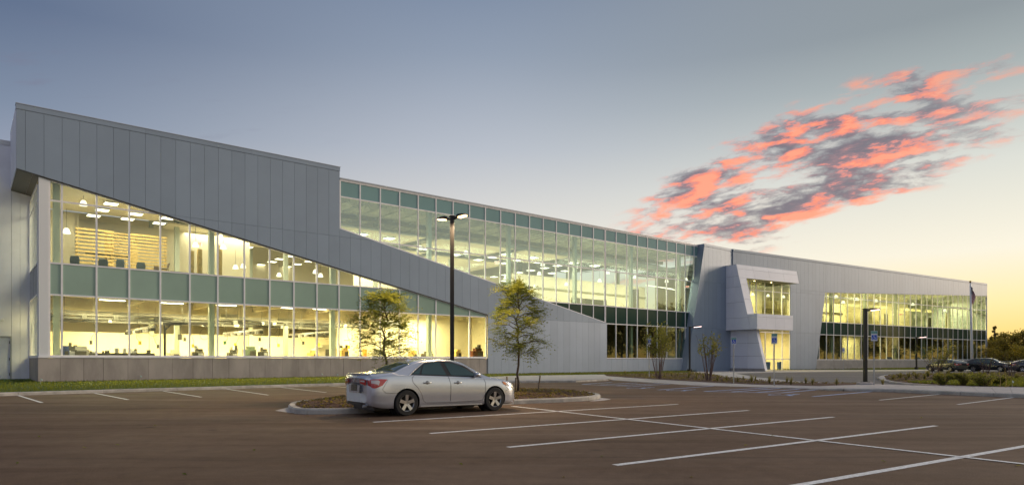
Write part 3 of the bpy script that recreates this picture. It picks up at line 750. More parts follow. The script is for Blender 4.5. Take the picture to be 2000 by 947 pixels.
# leaning facet wall, proud of the glass, up to the corner with the far wing
fk = lambda x: F1.k(x, Q_FAC)
kt, kb = fk(1376), fk(1340)
fz = F1.z(1376, 474, Q_FAC)
print('facet', kt, kb, kc, 'top', fz)
ZT = (fz + F2.z(1920, 554)) / 2
kks = [k / 2 for k in range(66, 90) if k / 2 < kc - .1]
cladding(bld, F1, [(kb, -.3), (kc, -.3), (kc, ZT - .3), (kt - .02, ZT - .3)], [kb - .1] + kks + [kc], zs, Q_FAC - .1, Q_FAC, M_PANEL)
cap_run(F1, kt - .05, kc, ZT - .29, ZT, Q_FAC - .4, Q_FAC + .04, M_PANEL, 2.5)
mb = MB(); mb.prism([F1.P(kb, -.3, Q_FAC - .1), F1.P(kt, ZT - .3, Q_FAC - .1), F1.P(kt, ZT - .3, -.3), F1.P(kb, -.3, -.3)], F1.d * .06); mb.obj('return_panel', M_PANEL, bld)
mb = MB(); mb.prism([F1.P(kt - .06, ZT - .9, Q_FAC - .05), F1.P(kt - .06, ZT - .01, Q_FAC - .05), F1.P(kt - .06, ZT - .01, -3), F1.P(kt - .06, ZT - .9, -3)], F1.d * .08); mb.obj('parapet_return', M_PANEL, bld)

# far wing ---------------------------------------------------------
m2 = F2.m
k2 = lambda x, q=0: F2.k(x, q)
kcor = F2.k(1430.3)
ke0, ke1 = k2(1457), k2(1542.5)          # entrance glazing
kwt, kwb = k2(1611), k2(1593.5)            # leaning window edge, top and sill
kend = k2(1926.5)
wt = lambda k: 11.2 + (k - kwt) * (13.35 - 11.2) / (28.3 - kwt)
def halves(a, b): return [a] + [k / 2 for k in range(-40, 70) if a + .12 < k / 2 < b - .12] + [b]
za, zb_ = 5.2, 10.8
cladding(bld, F2, [(kcor, -.3), (ke0, -.3), (ke0, ZT - .3), (kcor, ZT - .3)], halves(kcor, ke0), [-.3, za, zb_, 30], -.06, .10, M_PANEL)
zet = F2.z(1541, 556) ; print('entrance top', zet, 'ZT', ZT)
cladding(bld, F2, [(ke0, zet), (ke1, zet), (ke1, ZT - .3), (ke0, ZT - .3)], halves(ke0, ke1), [-.3, 30], -.06, .10, M_PANEL)
cladding(bld, F2, [(ke1, -.3), (kwb - .12, -.3), (kwt, 11.2), (ke1, 11.2)], halves(ke1, kwt), [-.3, za, zb_, 11.2], -.06, .10, M_PANEL)
cladding(bld, F2, [(ke1, 11.2), (kwt, 11.2), (kwt, ZT - .3), (ke1, ZT - .3)], halves(ke1, kwt), [11.2, 30], -.06, .10, M_PANEL)
cladding(bld, F2, [(kwt, 11.2), (kend, wt(kend)), (kend, ZT - .3), (kwt, ZT - .3)], halves(kwt, kend), [-.3, 30], -.06, .10, M_PANEL)
n_ = 9
for i in range(n_):
    a, b = kcor + (kend + .03 - kcor) * i / n_, kcor + (kend + .03 - kcor) * (i + 1) / n_
    slab(bld, F2, [(a * m2 + .004, ZT - .29), (b * m2 - .004, ZT - .29), (b * m2 - .004, ZT), (a * m2 + .004, ZT)], -.4, .14, M_PANEL, 'coping')
ROWR = [(1.46, 5.07, M_GLASS_R, 'window_pane'), (5.07, 6.9, M_SPAN_D, 'spandrel_pane'), (6.9, 10.63, M_GLASS_R, 'window_pane'), (10.63, 14, M_GLASS_R, 'window_pane')]
glazing(bld, F2, [(kwb, 1.46), (kend - .08, 1.46), (kend - .08, wt(kend)), (kwt, wt(kwt))], [kwb] + list(range(-1, 29)) + [kend - .08], ROWR, 0, mw=.085)
for a, b in zip([kwb] + list(range(1, 28, 2)), list(range(1, 28, 2)) + [kend]):
    slab(bld, F2, [(a * m2 + .01, -.4), (b * m2 - .01, -.4), (b * m2 - .01, 1.40), (a * m2 + .01, 1.40)], -.3, .08, M_PLINTH2, 'plinth_panel')
# far end wall and corner strip
mb = MB(); mb.prism([F2.P(kend, -.3, .1), F2.P(kend, ZT, .1), F2.P(kend, ZT, -28), F2.P(kend, -.3, -28)], F2.d * .1); mb.obj('end_wall', M_PANEL, bld)
# entrance glazing, two storeys
gl = [(k2(1541), F2.z(1541, 616.5)), (k2(1541), zet)]
ze_m = F2.z(1541, 572.4); ze_b = F2.z(1541, 700)
kse = [ke0] + [k / 2 for k in range(-40, 20) if False] + [k2(x) for x in (1464, 1476.9, 1493.7, 1510.3, 1527.2)] + [ke1]
glazing(bld, F2, [(ke0, 6.6), (ke1, 6.6), (ke1, zet), (ke0, zet)], kse, [(6.6, ze_m, M_GLASS_R, 'window_pane'), (ze_m, zet, M_GLASS_R, 'window_pane')], 0)
glazing(bld, F2, [(ke0, .02), (ke1, .02), (ke1, 6.0), (ke0, 6.0)], [ke0] + [k2(x) for x in (1478, 1494.6, 1511, 1527.7)] + [ke1],
        [(.02, 1.5, M_GLASS, 'window_pane'), (1.5, F2.z(1541, 650), M_GLASS, 'window_pane'), (F2.z(1541, 650), 6.0, M_GLASS, 'window_pane')], 0)

# portal: leaning white frame with balcony box --------------------------------
SE = k2(1418, .15) * m2       # metres along F2 of the tower's left face
def kq(x, s_m):              # how far out (q) a point seen at x stands, on the plane s = s_m
    u = (x - CX) / F; p = F2.o + F2.d * s_m
    return (p.x - u * p.y) / (u * F2.n.y - F2.n.x)
def zq(v, s_m, q): return H + (HZ - v) * (F2.o + F2.d * s_m + F2.n * q).y / F
q_top = kq(1438, SE); q_mid = kq(1461, SE); q_bot = kq(1484.5, SE)
z_top = zq(515.8, SE, q_top)
lean = lambda z: q_top + (z_top - z) * (q_bot - q_top) / z_top
print('portal', SE, q_top, q_mid, q_bot, z_top, lean(zq(613, SE, q_mid)))
def PP(s, z, q): return F2.o + F2.d * s + F2.n * q + Vector((0, 0, z))
port = empty('entrance_portal', tuple(PP(SE, 0, 2)), label='leaning white metal entrance frame with boxy balcony around the lit doorway', cat='portal')
def s_at(x, z):              # along-coordinate on the leaning front at height z
    q = lean(z); u = (x - CX) / F; p = F2.o + F2.n * q
    return (u * p.y - p.x) / (F2.d.x - u * F2.d.y)
def z_at(x, v):
    z = 6.0
    for _ in range(8): z = H + (HZ - v) * PP(s_at(x, z), 0, lean(z)).y / F
    return z
zbar = (z_at(1458, 541) + z_at(1545, 554)) / 2
s_r_top, s_r_bot = s_at(1556, z_top), s_at(1560.6, zbar)
s_leg = lambda z: None
sl_t, sl_m = s_at(1458, zbar), s_at(1473, z_at(1473, 613))
zbal_t, zbal_b = 7.05, 5.15
s_li = lambda z: sl_t + (zbar - z) * .0 + (sl_m - sl_t) * (zbar - z) / (zbar - zbal_t) if z > 3 else 0
print('bar', zbar, s_r_top, s_r_bot, 'leg in', sl_t, sl_m, 'low', s_at(1482, 5.1), s_at(1499, 0.1))
LI_hi = lambda z: sl_t + (sl_m - sl_t) * (zbar - z) / (zbar - zbal_t)
sa, sb = s_at(1482, 5.1), s_at(1499, .1)
LI_lo = lambda z: sa + (sb - sa) * (5.1 - z) / 5.0
def plate(pts, off, g=.0, m=M_PORTAL, name='portal_panel', par=None):
    c = sum((Vector(p) for p in pts), Vector()) / len(pts)
    mb = MB(); pts = [Vector(p) for p in pts]
    if g:
        new = []
        for i, p in enumerate(pts):
            e1 = (pts[i - 1] - p).normalized(); e2 = (pts[(i + 1) % len(pts)] - p).normalized(); new.append(p + (e1 + e2) * g)
        pts = new
    mb.prism(pts, off); return mb.obj(name, m, par or port)
# left face, rows of panels; its lower storey steps back
zr = [zbal_t - .55, zbal_t + 1.9, zbal_t + 3.8, zbal_t + 5.5, z_top]
rows_l = [zbal_b, zbal_t - .4, zbal_t + 1.55, zbal_t + 3.5, z_top - 1.5, z_top]
for z0, z1 in zip(rows_l[:-1], rows_l[1:]):
    q0, q1 = lean(z0), lean(z1); qs = min(1.4, q1 * .62)
    cols = [(-.1, -.1, qs, qs), (qs, qs, q0, q1)]
    for a0, a1, b0, b1 in cols:
        plate([PP(SE, z0, a0), PP(SE, z0, b0), PP(SE, z1, b1), PP(SE, z1, a1)], F2.d * .08, .010)
SL = k2(1428.3, .15) * m2
for z0, z1 in zip([-.1, .35, 1.9, 3.5, zbal_b], [.35, 1.9, 3.5, zbal_b]):
    q0, q1 = lean(z0), lean(z1); mm = M_PORTAL if z0 > 0 else M_PLINTH2
    for a, b0, b1 in ((0, 2.6, 2.6), (2.6, q0, q1)):
        plate([PP(SL, z0, a), PP(SL, z0, b0), PP(SL, z1, b1), PP(SL, z1, a)], F2.d * .08, .010, mm, 'portal_panel' if z0 > 0 else 'portal_base')
# dark core behind the joints
mb = MB(); mb.prism([PP(SE + .05, zbal_b + .03, 0), PP(SE + .05, zbal_b + .03, lean(zbal_b) - .06), PP(SE + .05, z_top - .05, q_top - .06), PP(SE + .05, z_top - .05, 0)], F2.d * .1); mb.obj('core', M_BACK, port)
mb = MB(); mb.prism([PP(SL + .05, -.05, 0), PP(SL + .05, -.05, lean(0) - .06), PP(SL + .05, zbal_b, lean(zbal_b) - .06), PP(SL + .05, zbal_b, 0)], F2.d * .1); mb.obj('core', M_BACK, port)
# front of the leg, upper and lower
th = F2.n * -.08
def fp(s, z, dq=0): return PP(s, z, lean(z) + dq)
for z0, z1 in zip([zbal_t, zbal_t + 1.9, zbal_t + 3.8, zbar], [zbal_t + 1.9, zbal_t + 3.8, zbar]):
    plate([fp(SE, z0), fp(LI_hi(z0), z0), fp(LI_hi(z1), z1), fp(SE, z1)], th, .010)
    plate([fp(LI_hi(z0), z0), fp(LI_hi(z1), z1), PP(LI_hi(z1), z1, 0.1), PP(LI_hi(z0), z0, 0.1)], F2.d * -.06)
for z0, z1 in zip([0.1, 1.9, 3.5], [1.9, 3.5, zbal_b]):
    plate([fp(SL, z0), fp(LI_lo(z0), z0), fp(LI_lo(z1), z1), fp(SL, z1)], th, .010)
    plate([fp(LI_lo(z0), z0), fp(LI_lo(z1), z1), PP(LI_lo(z1), z1, 0.1), PP(LI_lo(z0), z0, 0.1)], F2.d * -.06)
# head bar: thin top row and tall lower row, in four bays; soffit with downlights; right end
nb = 4
RI = lambda z: s_r_top + (s_r_bot - s_r_top) * (z_top - z) / (z_top - zbar)
zmid_ = z_top - .55
for i in range(nb):
    for z0, z1 in ((zmid_, z_top), (zbar, zmid_)):
        f = lambda z, j: SE + (RI(z) - SE) * j / nb if j else SE
        plate([fp(f(z0, i), z0), fp(f(z0, i + 1), z0), fp(f(z1, i + 1), z1), fp(f(z1, i), z1)], th, .010)
plate([fp(RI(zbar), zbar), fp(RI(z_top), z_top), PP(RI(z_top), z_top, .1), PP(RI(zbar), zbar, .1)], F2.d * -.08)
mb = MB(); mb.prism([fp(SE, z_top - .04, -.09), fp(RI(z_top) - .1, z_top - .04, -.09), PP(RI(z_top) - .1, z_top - .04, .05), PP(SE, z_top - .04, .05)], (0, 0, .04)); mb.obj('portal_roof', M_COPING, port)
sof = plate([fp(LI_hi(zbar), zbar + .02, -.02), fp(RI(zbar) - .05, zbar + .02, -.02), PP(RI(zbar) - .05, zbar + .02, .05), PP(LI_hi(zbar), zbar + .02, .05)], (0, 0, .05), 0, M_SOFFIT, 'portal_soffit')
for f in (.3, .62):
    p = fp(LI_hi(zbar), zbar, 0).lerp(fp(RI(zbar), zbar, 0), f) - F2.n * 1.3
    mb = MB(); mb.lathe((p.x, p.y, p.z - .02), [(.09, 0), (.09, .03)], 10); mb.obj('downlight', emit('downlight', (1, .8, .4), 10), sof)
# balcony box
sb0, sb1 = SE, None
qb = kq(1478.9, SE)
uu = (1548.8 - CX) / F; p = F2.o + F2.n * qb; sb1 = (uu * p.y - p.x) / (F2.d.x - uu * F2.d.y)
for z0, z1 in ((zbal_b, zbal_t - .4), (zbal_t - .4, zbal_t)):
    for i in range(4):
        a, b = sb0 + (sb1 - sb0) * i / 4, sb0 + (sb1 - sb0) * (i + 1) / 4
        plate([PP(a, z0, qb), PP(b, z0, qb), PP(b, z1, qb), PP(a, z1, qb)], th, .010)
    plate([PP(SE - .003, z0, lean(z0) + .01), PP(SE - .003, z0, qb), PP(SE - .003, z1, qb), PP(SE - .003, z1, lean(z1) + .01)], F2.d * .08, .008)
    plate([PP(sb1, z0, 0.1), PP(sb1, z0, qb), PP(sb1, z1, qb), PP(sb1, z1, 0.1)], F2.d * -.08, .008)
plate([PP(SE + .1, zbal_b + .03, 0), PP(sb1 - .1, zbal_b + .03, 0), PP(sb1 - .1, zbal_b + .03, qb - .1), PP(SE + .1, zbal_b + .03, qb - .1)], (0, 0, .05), 0, M_SOFFIT, 'balcony_soffit')
plate([PP(SE + .1, zbal_t - .06, 0), PP(sb1 - .1, zbal_t - .06, 0), PP(sb1 - .1, zbal_t - .06, qb - .1), PP(SE + .1, zbal_t - .06, qb - .1)], (0, 0, .05), 0, M_COPING, 'balcony_top')

# ------------------------------------------------------------------ inside: floors, walls, ceilings (parts of the building)
DEP = -27
def plan(pts, z0, z1, m, name, fr=F1):
    mb = MB(); mb.prism([fr.P(k, z0, q) for k, q in pts], (0, 0, z1 - z0)); return mb.obj(name, m, bld)
rect = lambda k0, k1, q0, q1: [(k0, q0), (k1, q0), (k1, q1), (k0, q1)]
plan(rect(-.6, 37, -.12, DEP), -.25, .12, M_FLOOR, 'floor_slab')
plan(rect(-.6, 37, -.30, DEP), 5.75, 6.55, M_DECK2, 'floor_slab')
plan(rect(-.6, 10, -.12, DEP), 15.6, 15.8, M_DECK, 'roof_slab')
plan(rect(10, 39, -.12, DEP), 15.2, 15.38, M_DECK, 'roof_slab')
plan(rect(-.6, 37, DEP, DEP - .3), 0, 15.5, M_CREAM, 'inner_wall')
plan(rect(-.64, -.58, -SB - .3, DEP), 0, 16, M_CREAM, 'inner_wall')
# closes the back of the metal band so the rooms are lined
plan(rect(19.0, 19.2, -.25, DEP), .1, 5.75, M_CREAM, 'inner_wall')
plan(rect(-.5, 1.0, -9, -9.2), 6.5, 12.1, M_CREAM2, 'inner_wall')
plan(rect(1.0, 8.3, -11.5, -11.7), 6.5, 12.1, M_CREAM2, 'inner_wall')
plan(rect(.9, 1.05, -9, -11.6), 6.5, 12.1, M_CREAM2, 'inner_wall')
plan(rect(14.5, 21, -13.8, -14), 6.5, 10.6, M_CREAM, 'inner_wall')
plan(rect(24, 37, -9, -9.2), 6.5, 11.2, M_CREAM, 'inner_wall')
plan(rect(-.4, 19, -21, -21.2), .1, 3.9, M_CREAM, 'inner_wall')
plan(rect(12.9, 18.9, -4.5, -4.6), .1, 5.7, M_CREAM, 'inner_wall')
plan(rect(13.0, 13.1, -4.5, -12), .1, 5.7, M_CREAM, 'inner_wall')
# drywall soffits in the workshop and its deep beams
for q in (-6.5, -13): plan(rect(-.4, 12.8, q, q - .35), 4.9, 5.74, M_DECK2, 'beam')
for k in (2.5, 5, 7.5, 10, 12.5): plan(rect(k, k + .12, -.4, DEP), 5.3, 5.745, M_DECK2, 'beam')
# ceiling clouds
for (a, b, q0, q1, z) in [(-.3, 3.9, -.9, -9.0, 12.2), (4.6, 9.6, -1.2, -7.5, 12.2), (4.4, 10.2, -9.5, -16, 12.2), (10.4, 15.0, -1.6, -6.2, 12.2), (11.5, 17.5, -8.5, -15, 12.2), (15.8, 20.5, -1.2, -7, 12.2),
                          (18.2, 24, -9.5, -18, 12.2), (21.3, 24.8, -1.2, -7.2, 12.2), (20.5, 30, -19.5, -26, 12.2)]:
    plan(rect(a, b, q0, q1), z, z + .12, M_CEIL, 'ceiling_panel')
# open web joists below the roof deck
jm = []
for k in range(0, 37, 1):
    top = 15.0 if k > 10 else 15.35
    mb = MB(); a, b = F1.P(k + .5, top, -.5), F1.P(k + .5, top, -20); dn = Vector((0, 0, -.75))
    mb.prism([a, b, b + Vector((0, 0, -.07)), a + Vector((0, 0, -.07))], F1.d * .08); mb.prism([a + dn, b + dn, b + dn + Vector((0, 0, -.07)), a + dn + Vector((0, 0, -.07))], F1.d * .08)
    n = 22
    for i in range(n):
        p, q = a.lerp(b, i / n), a.lerp(b, (i + 1) / n)
        if i % 2: p, q = p + dn, q
        else: q = q + dn
        mb.prism([p, q, q + Vector((0, 0, -.04)), p + Vector((0, 0, -.04))], F1.d * .03)
    mb.obj('roof_joist', M_DECK, bld)
for k in range(0, 37, 5):
    for q in (-.75, -10.5, -20):
        mb = MB(); c = F1.P(k - .12, 0, q); mb.box((c.x, c.y, 7.6), (.34, .34, 15.0), F1.rz); mb.obj('column', M_COLUMN, bld)
# interiors of the far wing
plan(rect(kcor + .3, kend - .1, -.15, -20), -.25, .10, M_FLOOR, 'floor_slab', F2)
plan(rect(kcor + .3, kend - .1, -.25, -20), 5.45, 6.3, M_DECK2, 'floor_slab', F2)
plan(rect(kcor + .3, kend - .1, -.15, -20), 14.4, 14.6, M_DECK, 'roof_slab', F2)
plan(rect(kcor + .3, kend - .1, -14, -14.3), 0, 14.4, M_CREAM, 'inner_wall', F2)
plan(rect(ke0 - .3, ke1 + .4, -5, -5.1), 6.2, 14, M_CREAM, 'inner_wall', F2)
plan(rect(ke0 - 2, ke1 + 1, -7, -7.1), 0, 5.6, M_CREAM, 'inner_wall', F2)
plan(rect(ke1 + .8, ke1 + .9, -.3, -14), 0, 5.5, M_CREAM, 'inner_wall', F2)
plan(rect(0, 8.8, -6.5, -6.6), 6.2, 10.6, M_CREAM, 'inner_wall', F2)
plan(rect(kwb, 5.2, -3.2, -3.3), .1, 5.4, mat('unlit_shade_wall', (.05, .05, .05), .9), 'inner_wall', F2)  # dark wall colour stands in for the shade of unlit rooms
plan(rect(9.5, 27.5, -5.2, -5.3), .1, 5.4, MATS['unlit_shade_wall'], 'inner_wall', F2)
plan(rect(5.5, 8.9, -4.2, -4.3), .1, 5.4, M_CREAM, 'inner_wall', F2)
plan(rect(19.5, 37, -6.5, -6.6), .1, 5.7, MATS['unlit_shade_wall'], 'inner_wall')
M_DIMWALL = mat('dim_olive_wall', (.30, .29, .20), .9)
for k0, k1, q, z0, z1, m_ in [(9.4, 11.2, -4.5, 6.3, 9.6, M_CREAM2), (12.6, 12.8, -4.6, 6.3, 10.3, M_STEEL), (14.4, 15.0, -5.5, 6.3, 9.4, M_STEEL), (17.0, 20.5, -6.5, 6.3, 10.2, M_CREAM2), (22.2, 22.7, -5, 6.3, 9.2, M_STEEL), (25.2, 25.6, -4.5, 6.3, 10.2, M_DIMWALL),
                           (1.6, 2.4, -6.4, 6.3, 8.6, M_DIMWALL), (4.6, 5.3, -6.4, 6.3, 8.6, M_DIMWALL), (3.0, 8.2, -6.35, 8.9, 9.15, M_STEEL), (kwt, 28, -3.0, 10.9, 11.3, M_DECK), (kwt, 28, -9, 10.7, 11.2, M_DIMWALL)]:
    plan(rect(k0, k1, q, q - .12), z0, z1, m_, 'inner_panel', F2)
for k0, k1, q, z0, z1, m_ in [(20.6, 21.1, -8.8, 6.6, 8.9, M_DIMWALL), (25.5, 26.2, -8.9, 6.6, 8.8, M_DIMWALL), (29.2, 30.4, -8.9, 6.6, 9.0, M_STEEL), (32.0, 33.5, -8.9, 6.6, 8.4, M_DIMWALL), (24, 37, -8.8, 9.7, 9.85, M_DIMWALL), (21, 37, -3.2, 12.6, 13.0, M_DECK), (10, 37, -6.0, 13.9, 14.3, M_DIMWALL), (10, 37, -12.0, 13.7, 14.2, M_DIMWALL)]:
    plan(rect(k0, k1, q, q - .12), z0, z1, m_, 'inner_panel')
for k in (1.5, 6.5, 11.5, 16.5, 21.5, 26.5):
    mb = MB(); c = F2.P(k, 0, -1.0); mb.box((c.x, c.y, 7.2), (.34, .34, 14.2), F2.rz); mb.obj('column', M_COLUMN, bld)
for k in range(-12, 28, 2):
    mb = MB(); a, b = F2.P(k, 13.9, -.5), F2.P(k, 13.9, -13); mb.prism([a, b, b - Vector((0, 0, .5)), a - Vector((0, 0, .5))], F2.d * .12); mb.obj('beam', M_DECK, bld)

# white wing at the far left -------------------------------------------------
ww = empty('side_wing', tuple(F1.P(-1.2, 0, -SB)), label='plain white-walled wing set back at the far left with a grey door', cat='building')
FW = Side(F1.P(-.66, 0, -SB), -F1.d, F1.n)        # runs to the left
zw = H + (HZ - 272) * F1.P(-1.6, 0, -SB).y / F
bays = [(-.38, .52), (.52, .97), (.97, 2.25), (2.25, 4.6), (4.6, 6.95), (6.95, 9.3), (9.3, 11.65), (11.65, 14)]
for i, (a, b) in enumerate(bays):
    if i == 2: # door bay
        slab(ww, FW, [(a + .01, 2.99), (b - .01, 2.99), (b - .01, zw - .3), (a + .01, zw - .3)], -.2, 0, M_WHITEWALL, 'wall_panel')
        dr = slab(ww, FW, [(a + .08, .1), (b - .08, .1), (b - .08, 2.88), (a + .08, 2.88)], -.16, -.08, M_DOOR, 'door')
        for (u0, u1, z0, z1) in ((a + .012, a + .078, 0, 2.98), (b - .078, b - .012, 0, 2.98), (a + .08, b - .08, 2.89, 2.98)):
            slab(ww, FW, [(u0, z0), (u1, z0), (u1, z1), (u0, z1)], -.15, .02, M_GALV, 'door_frame')
        for zz_ in (.4, 1.4, 2.5): slab(dr, FW, [(a + .085, zz_), (a + .12, zz_), (a + .12, zz_ + .18), (a + .085, zz_ + .18)], -.08, -.05, M_STEEL, 'hinge')
        slab(dr, FW, [(b - .20, 1.15), (b - .14, 1.15), (b - .14, 1.32), (b - .20, 1.32)], -.08, -.01, M_GALV, 'handle')
    else:
        slab(ww, FW, [(a + .004, -.3), (b - .004, -.3), (b - .004, zw - .3), (a + .004, zw - .3)], -.2, 0, M_WHITEWALL, 'wall_panel')
slab(ww, FW, [(-.4, zw - .3), (20, zw - .3), (20, zw), (-.4, zw)], -.3, .04, M_COPING, 'coping')
slab(ww, FW, [(-.0, -.3), (1.0, -.3), (1.0, .02), (0, .02)], -.2, .02, M_STEEL, 'wall_base')
slab(ww, FW, [(0, -.3), (15, -.3), (15, 14), (0, 14)], -.30, -.21, M_BACK, 'joint_backing')
mb = MB(); c = FW.P(1.62, 4.05, .08); mb.box(tuple(c), (.5, .16, .16), FW.rz); 
fx = mb.obj('wall_light', M_WHITE, bevel=.02); tag(fx, 'small white box light fixed on the side wing above the grey door', 'wall light')

# ------------------------------------------------------------------ lights and things inside
ORD = ['first', 'second', 'third', 'fourth', 'fifth', 'sixth', 'seventh', 'eighth', 'ninth', 'tenth', 'eleventh', 'twelfth', 'thirteenth', 'fourteenth', 'fifteenth', 'sixteenth', 'seventeenth', 'eighteenth', 'nineteenth', 'twentieth',
       'twenty-first', 'twenty-second', 'twenty-third', 'twenty-fourth', 'twenty-fifth', 'twenty-sixth', 'twenty-seventh', 'twenty-eighth', 'twenty-ninth', 'thirtieth']
def px_on(fr, x, v, z):
    """the point at height z seen at (x, v)"""
    Y = (z - H) * F / (HZ - v); return A(x, Y, z)
mb = MB(); mb.box((0, 0, .0), (.85, .85, .07)); tf = mb.obj('ceiling_light', M_WHITE); 
mb = MB(); mb.box((0, 0, -.045), (.78, .78, .02)); df = mb.obj('diffuser', L_TROF, tf)
first = True
TL = [(217, 397.4), (199.6, 409.7), (183, 420.5), (266, 417.6), (249.4, 427), (328, 425.6), (311, 435.4), (437, 467.7), (438, 473), (484, 482), (462, 488.5), (444, 495), (546.4, 505.3), (531.5, 510.7), (509, 516.4),
      (565, 499.6), (580.6, 515.5), (561, 520.2), (405, 483), (414, 475), (604, 510)]
TM = [(707, 457.5), (760, 465), (934.4, 507), (962.5, 502), (989, 496), (986.5, 513.5), (1011.6, 507.7), (1042, 502.7), (965, 540), (987.6, 536.4), (985, 548), (1013.4, 531.8), (1036.8, 527.5), (1063.7, 522.8), (1088.8, 518.5),
      (1027, 540.8), (1078, 532.9), (1119.6, 513.4), (1161.8, 519), (1104, 528.6), (835, 486), (890, 497), (1052, 512)]
def place(src, first, loc, rz, label, group, sc=1):
    o = src if first else copy_tree(src)
    move(o, loc, rz, sc); o['label'] = label; o['group'] = group
    return o
TL.sort(); TM.sort()
for i, (x, v) in enumerate(TL + TM):
    p = px_on(F1, x, v, 12.13)
    left = i < len(TL)
    o = place(tf, i == 0, p, F1.rz, 'glowing square ceiling light, %s from the left behind the %s' % (ORD[i if left else i - len(TL)], 'left upper windows' if left else 'tall middle glazing'),
              'square lights in the left upper ceiling' if left else 'square lights in the middle upper ceiling')
    o['category'] = 'ceiling light'
# long fixtures in the workshop
mb = MB(); mb.box((0, 0, .04), (1.6, .22, .08)); lf = mb.obj('strip_light', M_WHITE)
mb = MB(); mb.box((0, 0, -.02), (1.5, .16, .03)); mb.obj('diffuser', L_LIN, lf)
LG = [(219.6, 586), (202.7, 602), (305.7, 606), (335.5, 591.8), (403.7, 610.3), (441, 595.8), (511, 613.5), (553, 600.6), (629.5, 603.6), (667, 619), (713.5, 606.6), (793, 611), (805, 621), (862, 634), (910, 640.5), (207, 609), (150, 612), (575, 617)]
LG.sort()
for i, (x, v) in enumerate(LG):
    zf = 5.5; p = px_on(F1, x, v, zf); o = place(lf, i == 0, p, F1.rz, 'glowing strip light, %s from the left over the ground floor workshop' % ORD[i], 'strip lights over the workshop'); o['category'] = 'strip light'
# two glowing lines hung in the middle upper room
for (x0, v0, x1, v1, lab) in [(1262, 557, 1314, 564, 'upper'), (1290, 561, 1318, 566, 'lower')]:
    a, b = A(x0, 78 + 0, ZV(v0, 78)), A(x1, 85, ZV(v1, 85)); mb = MB(); mb.tube([a, b], .06, 6)
    o = mb.obj('linear_pendant', L_BELL); tag(o, '%s of two thin glowing light lines hung behind the middle glazing' % lab, 'pendant light')
# bell pendants
mb = MB(); mb.lathe((0, 0, 0), [(.24, 0), (.215, .10), (.16, .26), (.10, .34), (.05, .36)], 16); bell = mb.obj('shade', L_BELL, None, smooth=True)
pend = empty('pendant_lamp', (0, 0, 0)); bell.parent = pend
mb = MB(); mb.tube([(0, 0, .36), (0, 0, 1.6)], .012, 6); cdo = mb.obj('cord', M_STEEL); cdo.parent = pend
BL = [(130, 450), (163, 396), (431, 462), (382, 477), (436, 481), (475, 523), (545, 540), (626, 541), (616, 534), (460, 525),
      (821, 483), (910, 492), (993, 505), (988, 541), (1053, 533), (1060, 515), (1045, 562), (1106, 554), (1125, 520), (1171, 547), (1187, 531), (1302, 548), (1340, 545), (1240, 540)]
BL.sort(); nBL = sum(1 for q in BL if q[0] < 650)
for i, (x, v) in enumerate(BL):
    fk_ = F1.k(x); Yf = F1.P(fk_, 0).y; z = 0; Y = Yf + 2.6
    p = A(x, Y, ZV(v, Y) - .2)
    if p.z > 11.6: p.z = 11.4
    if p.z < 8.6:
        p = px_on(F1, x, v, 9.0)
    place(pend, i == 0, p, 0, 'glowing bell pendant, %s from the left behind the %s windows' % (ORD[i if x < 650 else i - nBL], 'left upper' if x < 650 else 'tall middle'), 'bell pendants %s' % ('left' if x < 650 else 'middle'))['category'] = 'pendant lamp'
for i, (x, v) in enumerate(sorted([(1633, 579), (1673, 584), (1711, 587), (1749, 591), (1783, 594), (1748, 613), (1647, 590), (1845, 606), (1901, 605)])):
    Y = F2.P(F2.k(x), 0).y + 3; z = ZV(v, Y)
    o = place(pend, False, A(x, Y, z - .2), 0, 'glowing bell pendant, %s from the left behind the far wing upper windows' % ORD[i], 'bell pendants in the far wing', 1.25); o['category'] = 'pendant lamp'
for x in (1470, 1500, 1530):
    Y = F2.P(F2.k(x), 0).y + 3
    place(pend, False, A(x, Y, 10.2), 0, 'glowing bell pendant above the entrance, %s of three' % {1470: 'leftmost', 1500: 'middle', 1530: 'rightmost'}[x], 'bell pendants over the entrance')['category'] = 'pendant lamp'
# the light these fixtures give
def area(name, p, sx_, sy_, power, col=(1, .80, .44), rz=0):
    l = bpy.data.lights.new(name, 'AREA'); l.shape = 'RECTANGLE'; l.size = sx_; l.size_y = sy_; l.energy = power; l.color = col
    o = bpy.data.objects.new(name, l); COL.objects.link(o); o.location = p; o.rotation_euler = (0, 0, rz); return o
for (k, q, pw) in [(2, -4, 900), (7, -4.2, 900), (7, -12.5, 1000), (12.7, -3.6, 700), (14.5, -11.5, 900), (18, -4, 800), (21, -13, 1100), (22.5, -4, 900), (25, -22, 1100), (27, -4.2, 650), (31, -4.2, 750), (35, -4.2, 750)]:
    area('ceiling_lamp', F1.P(k, 12.0 if k < 25 or q < -10 else 12.2, q), 6, 4, pw * (.9 if k < 4 else 1.05), (1, .86, .60), F1.rz)
for (k, q, pw) in [(1.5, -3, 620), (5, -3, 620), (8.5, -3, 620), (11.5, -2.8, 620), (15.3, -2.4, 700), (3, -10, 700), (7, -10, 700), (11, -10, 700), (3, -17, 800), (7, -17, 800), (11, -17, 800), (16, -15, 500)]:
    area('workshop_lamp', F1.P(k, 5.2, q), 3.5, 1.2, pw * 1.4, (1, .81, .40), F1.rz)
for (k, q, z, pw) in [(2.5, -3.2, 12.5, 600), (7, -3.2, 12.5, 600), (12.5, -6, 12.5, 800), (17.5, -6, 12.5, 900), (22.5, -6, 12.5, 1000), (26, -6, 12.5, 900), (-7, -2.6, 11.5, 500), (-7, -3.5, 5.2, 420), (7.2, -2.2, 5.1, 160)]:
    area('wing_lamp', F2.P(k, z, q), 4, 2, pw * 1.9, (1, .78, .36), F2.rz)

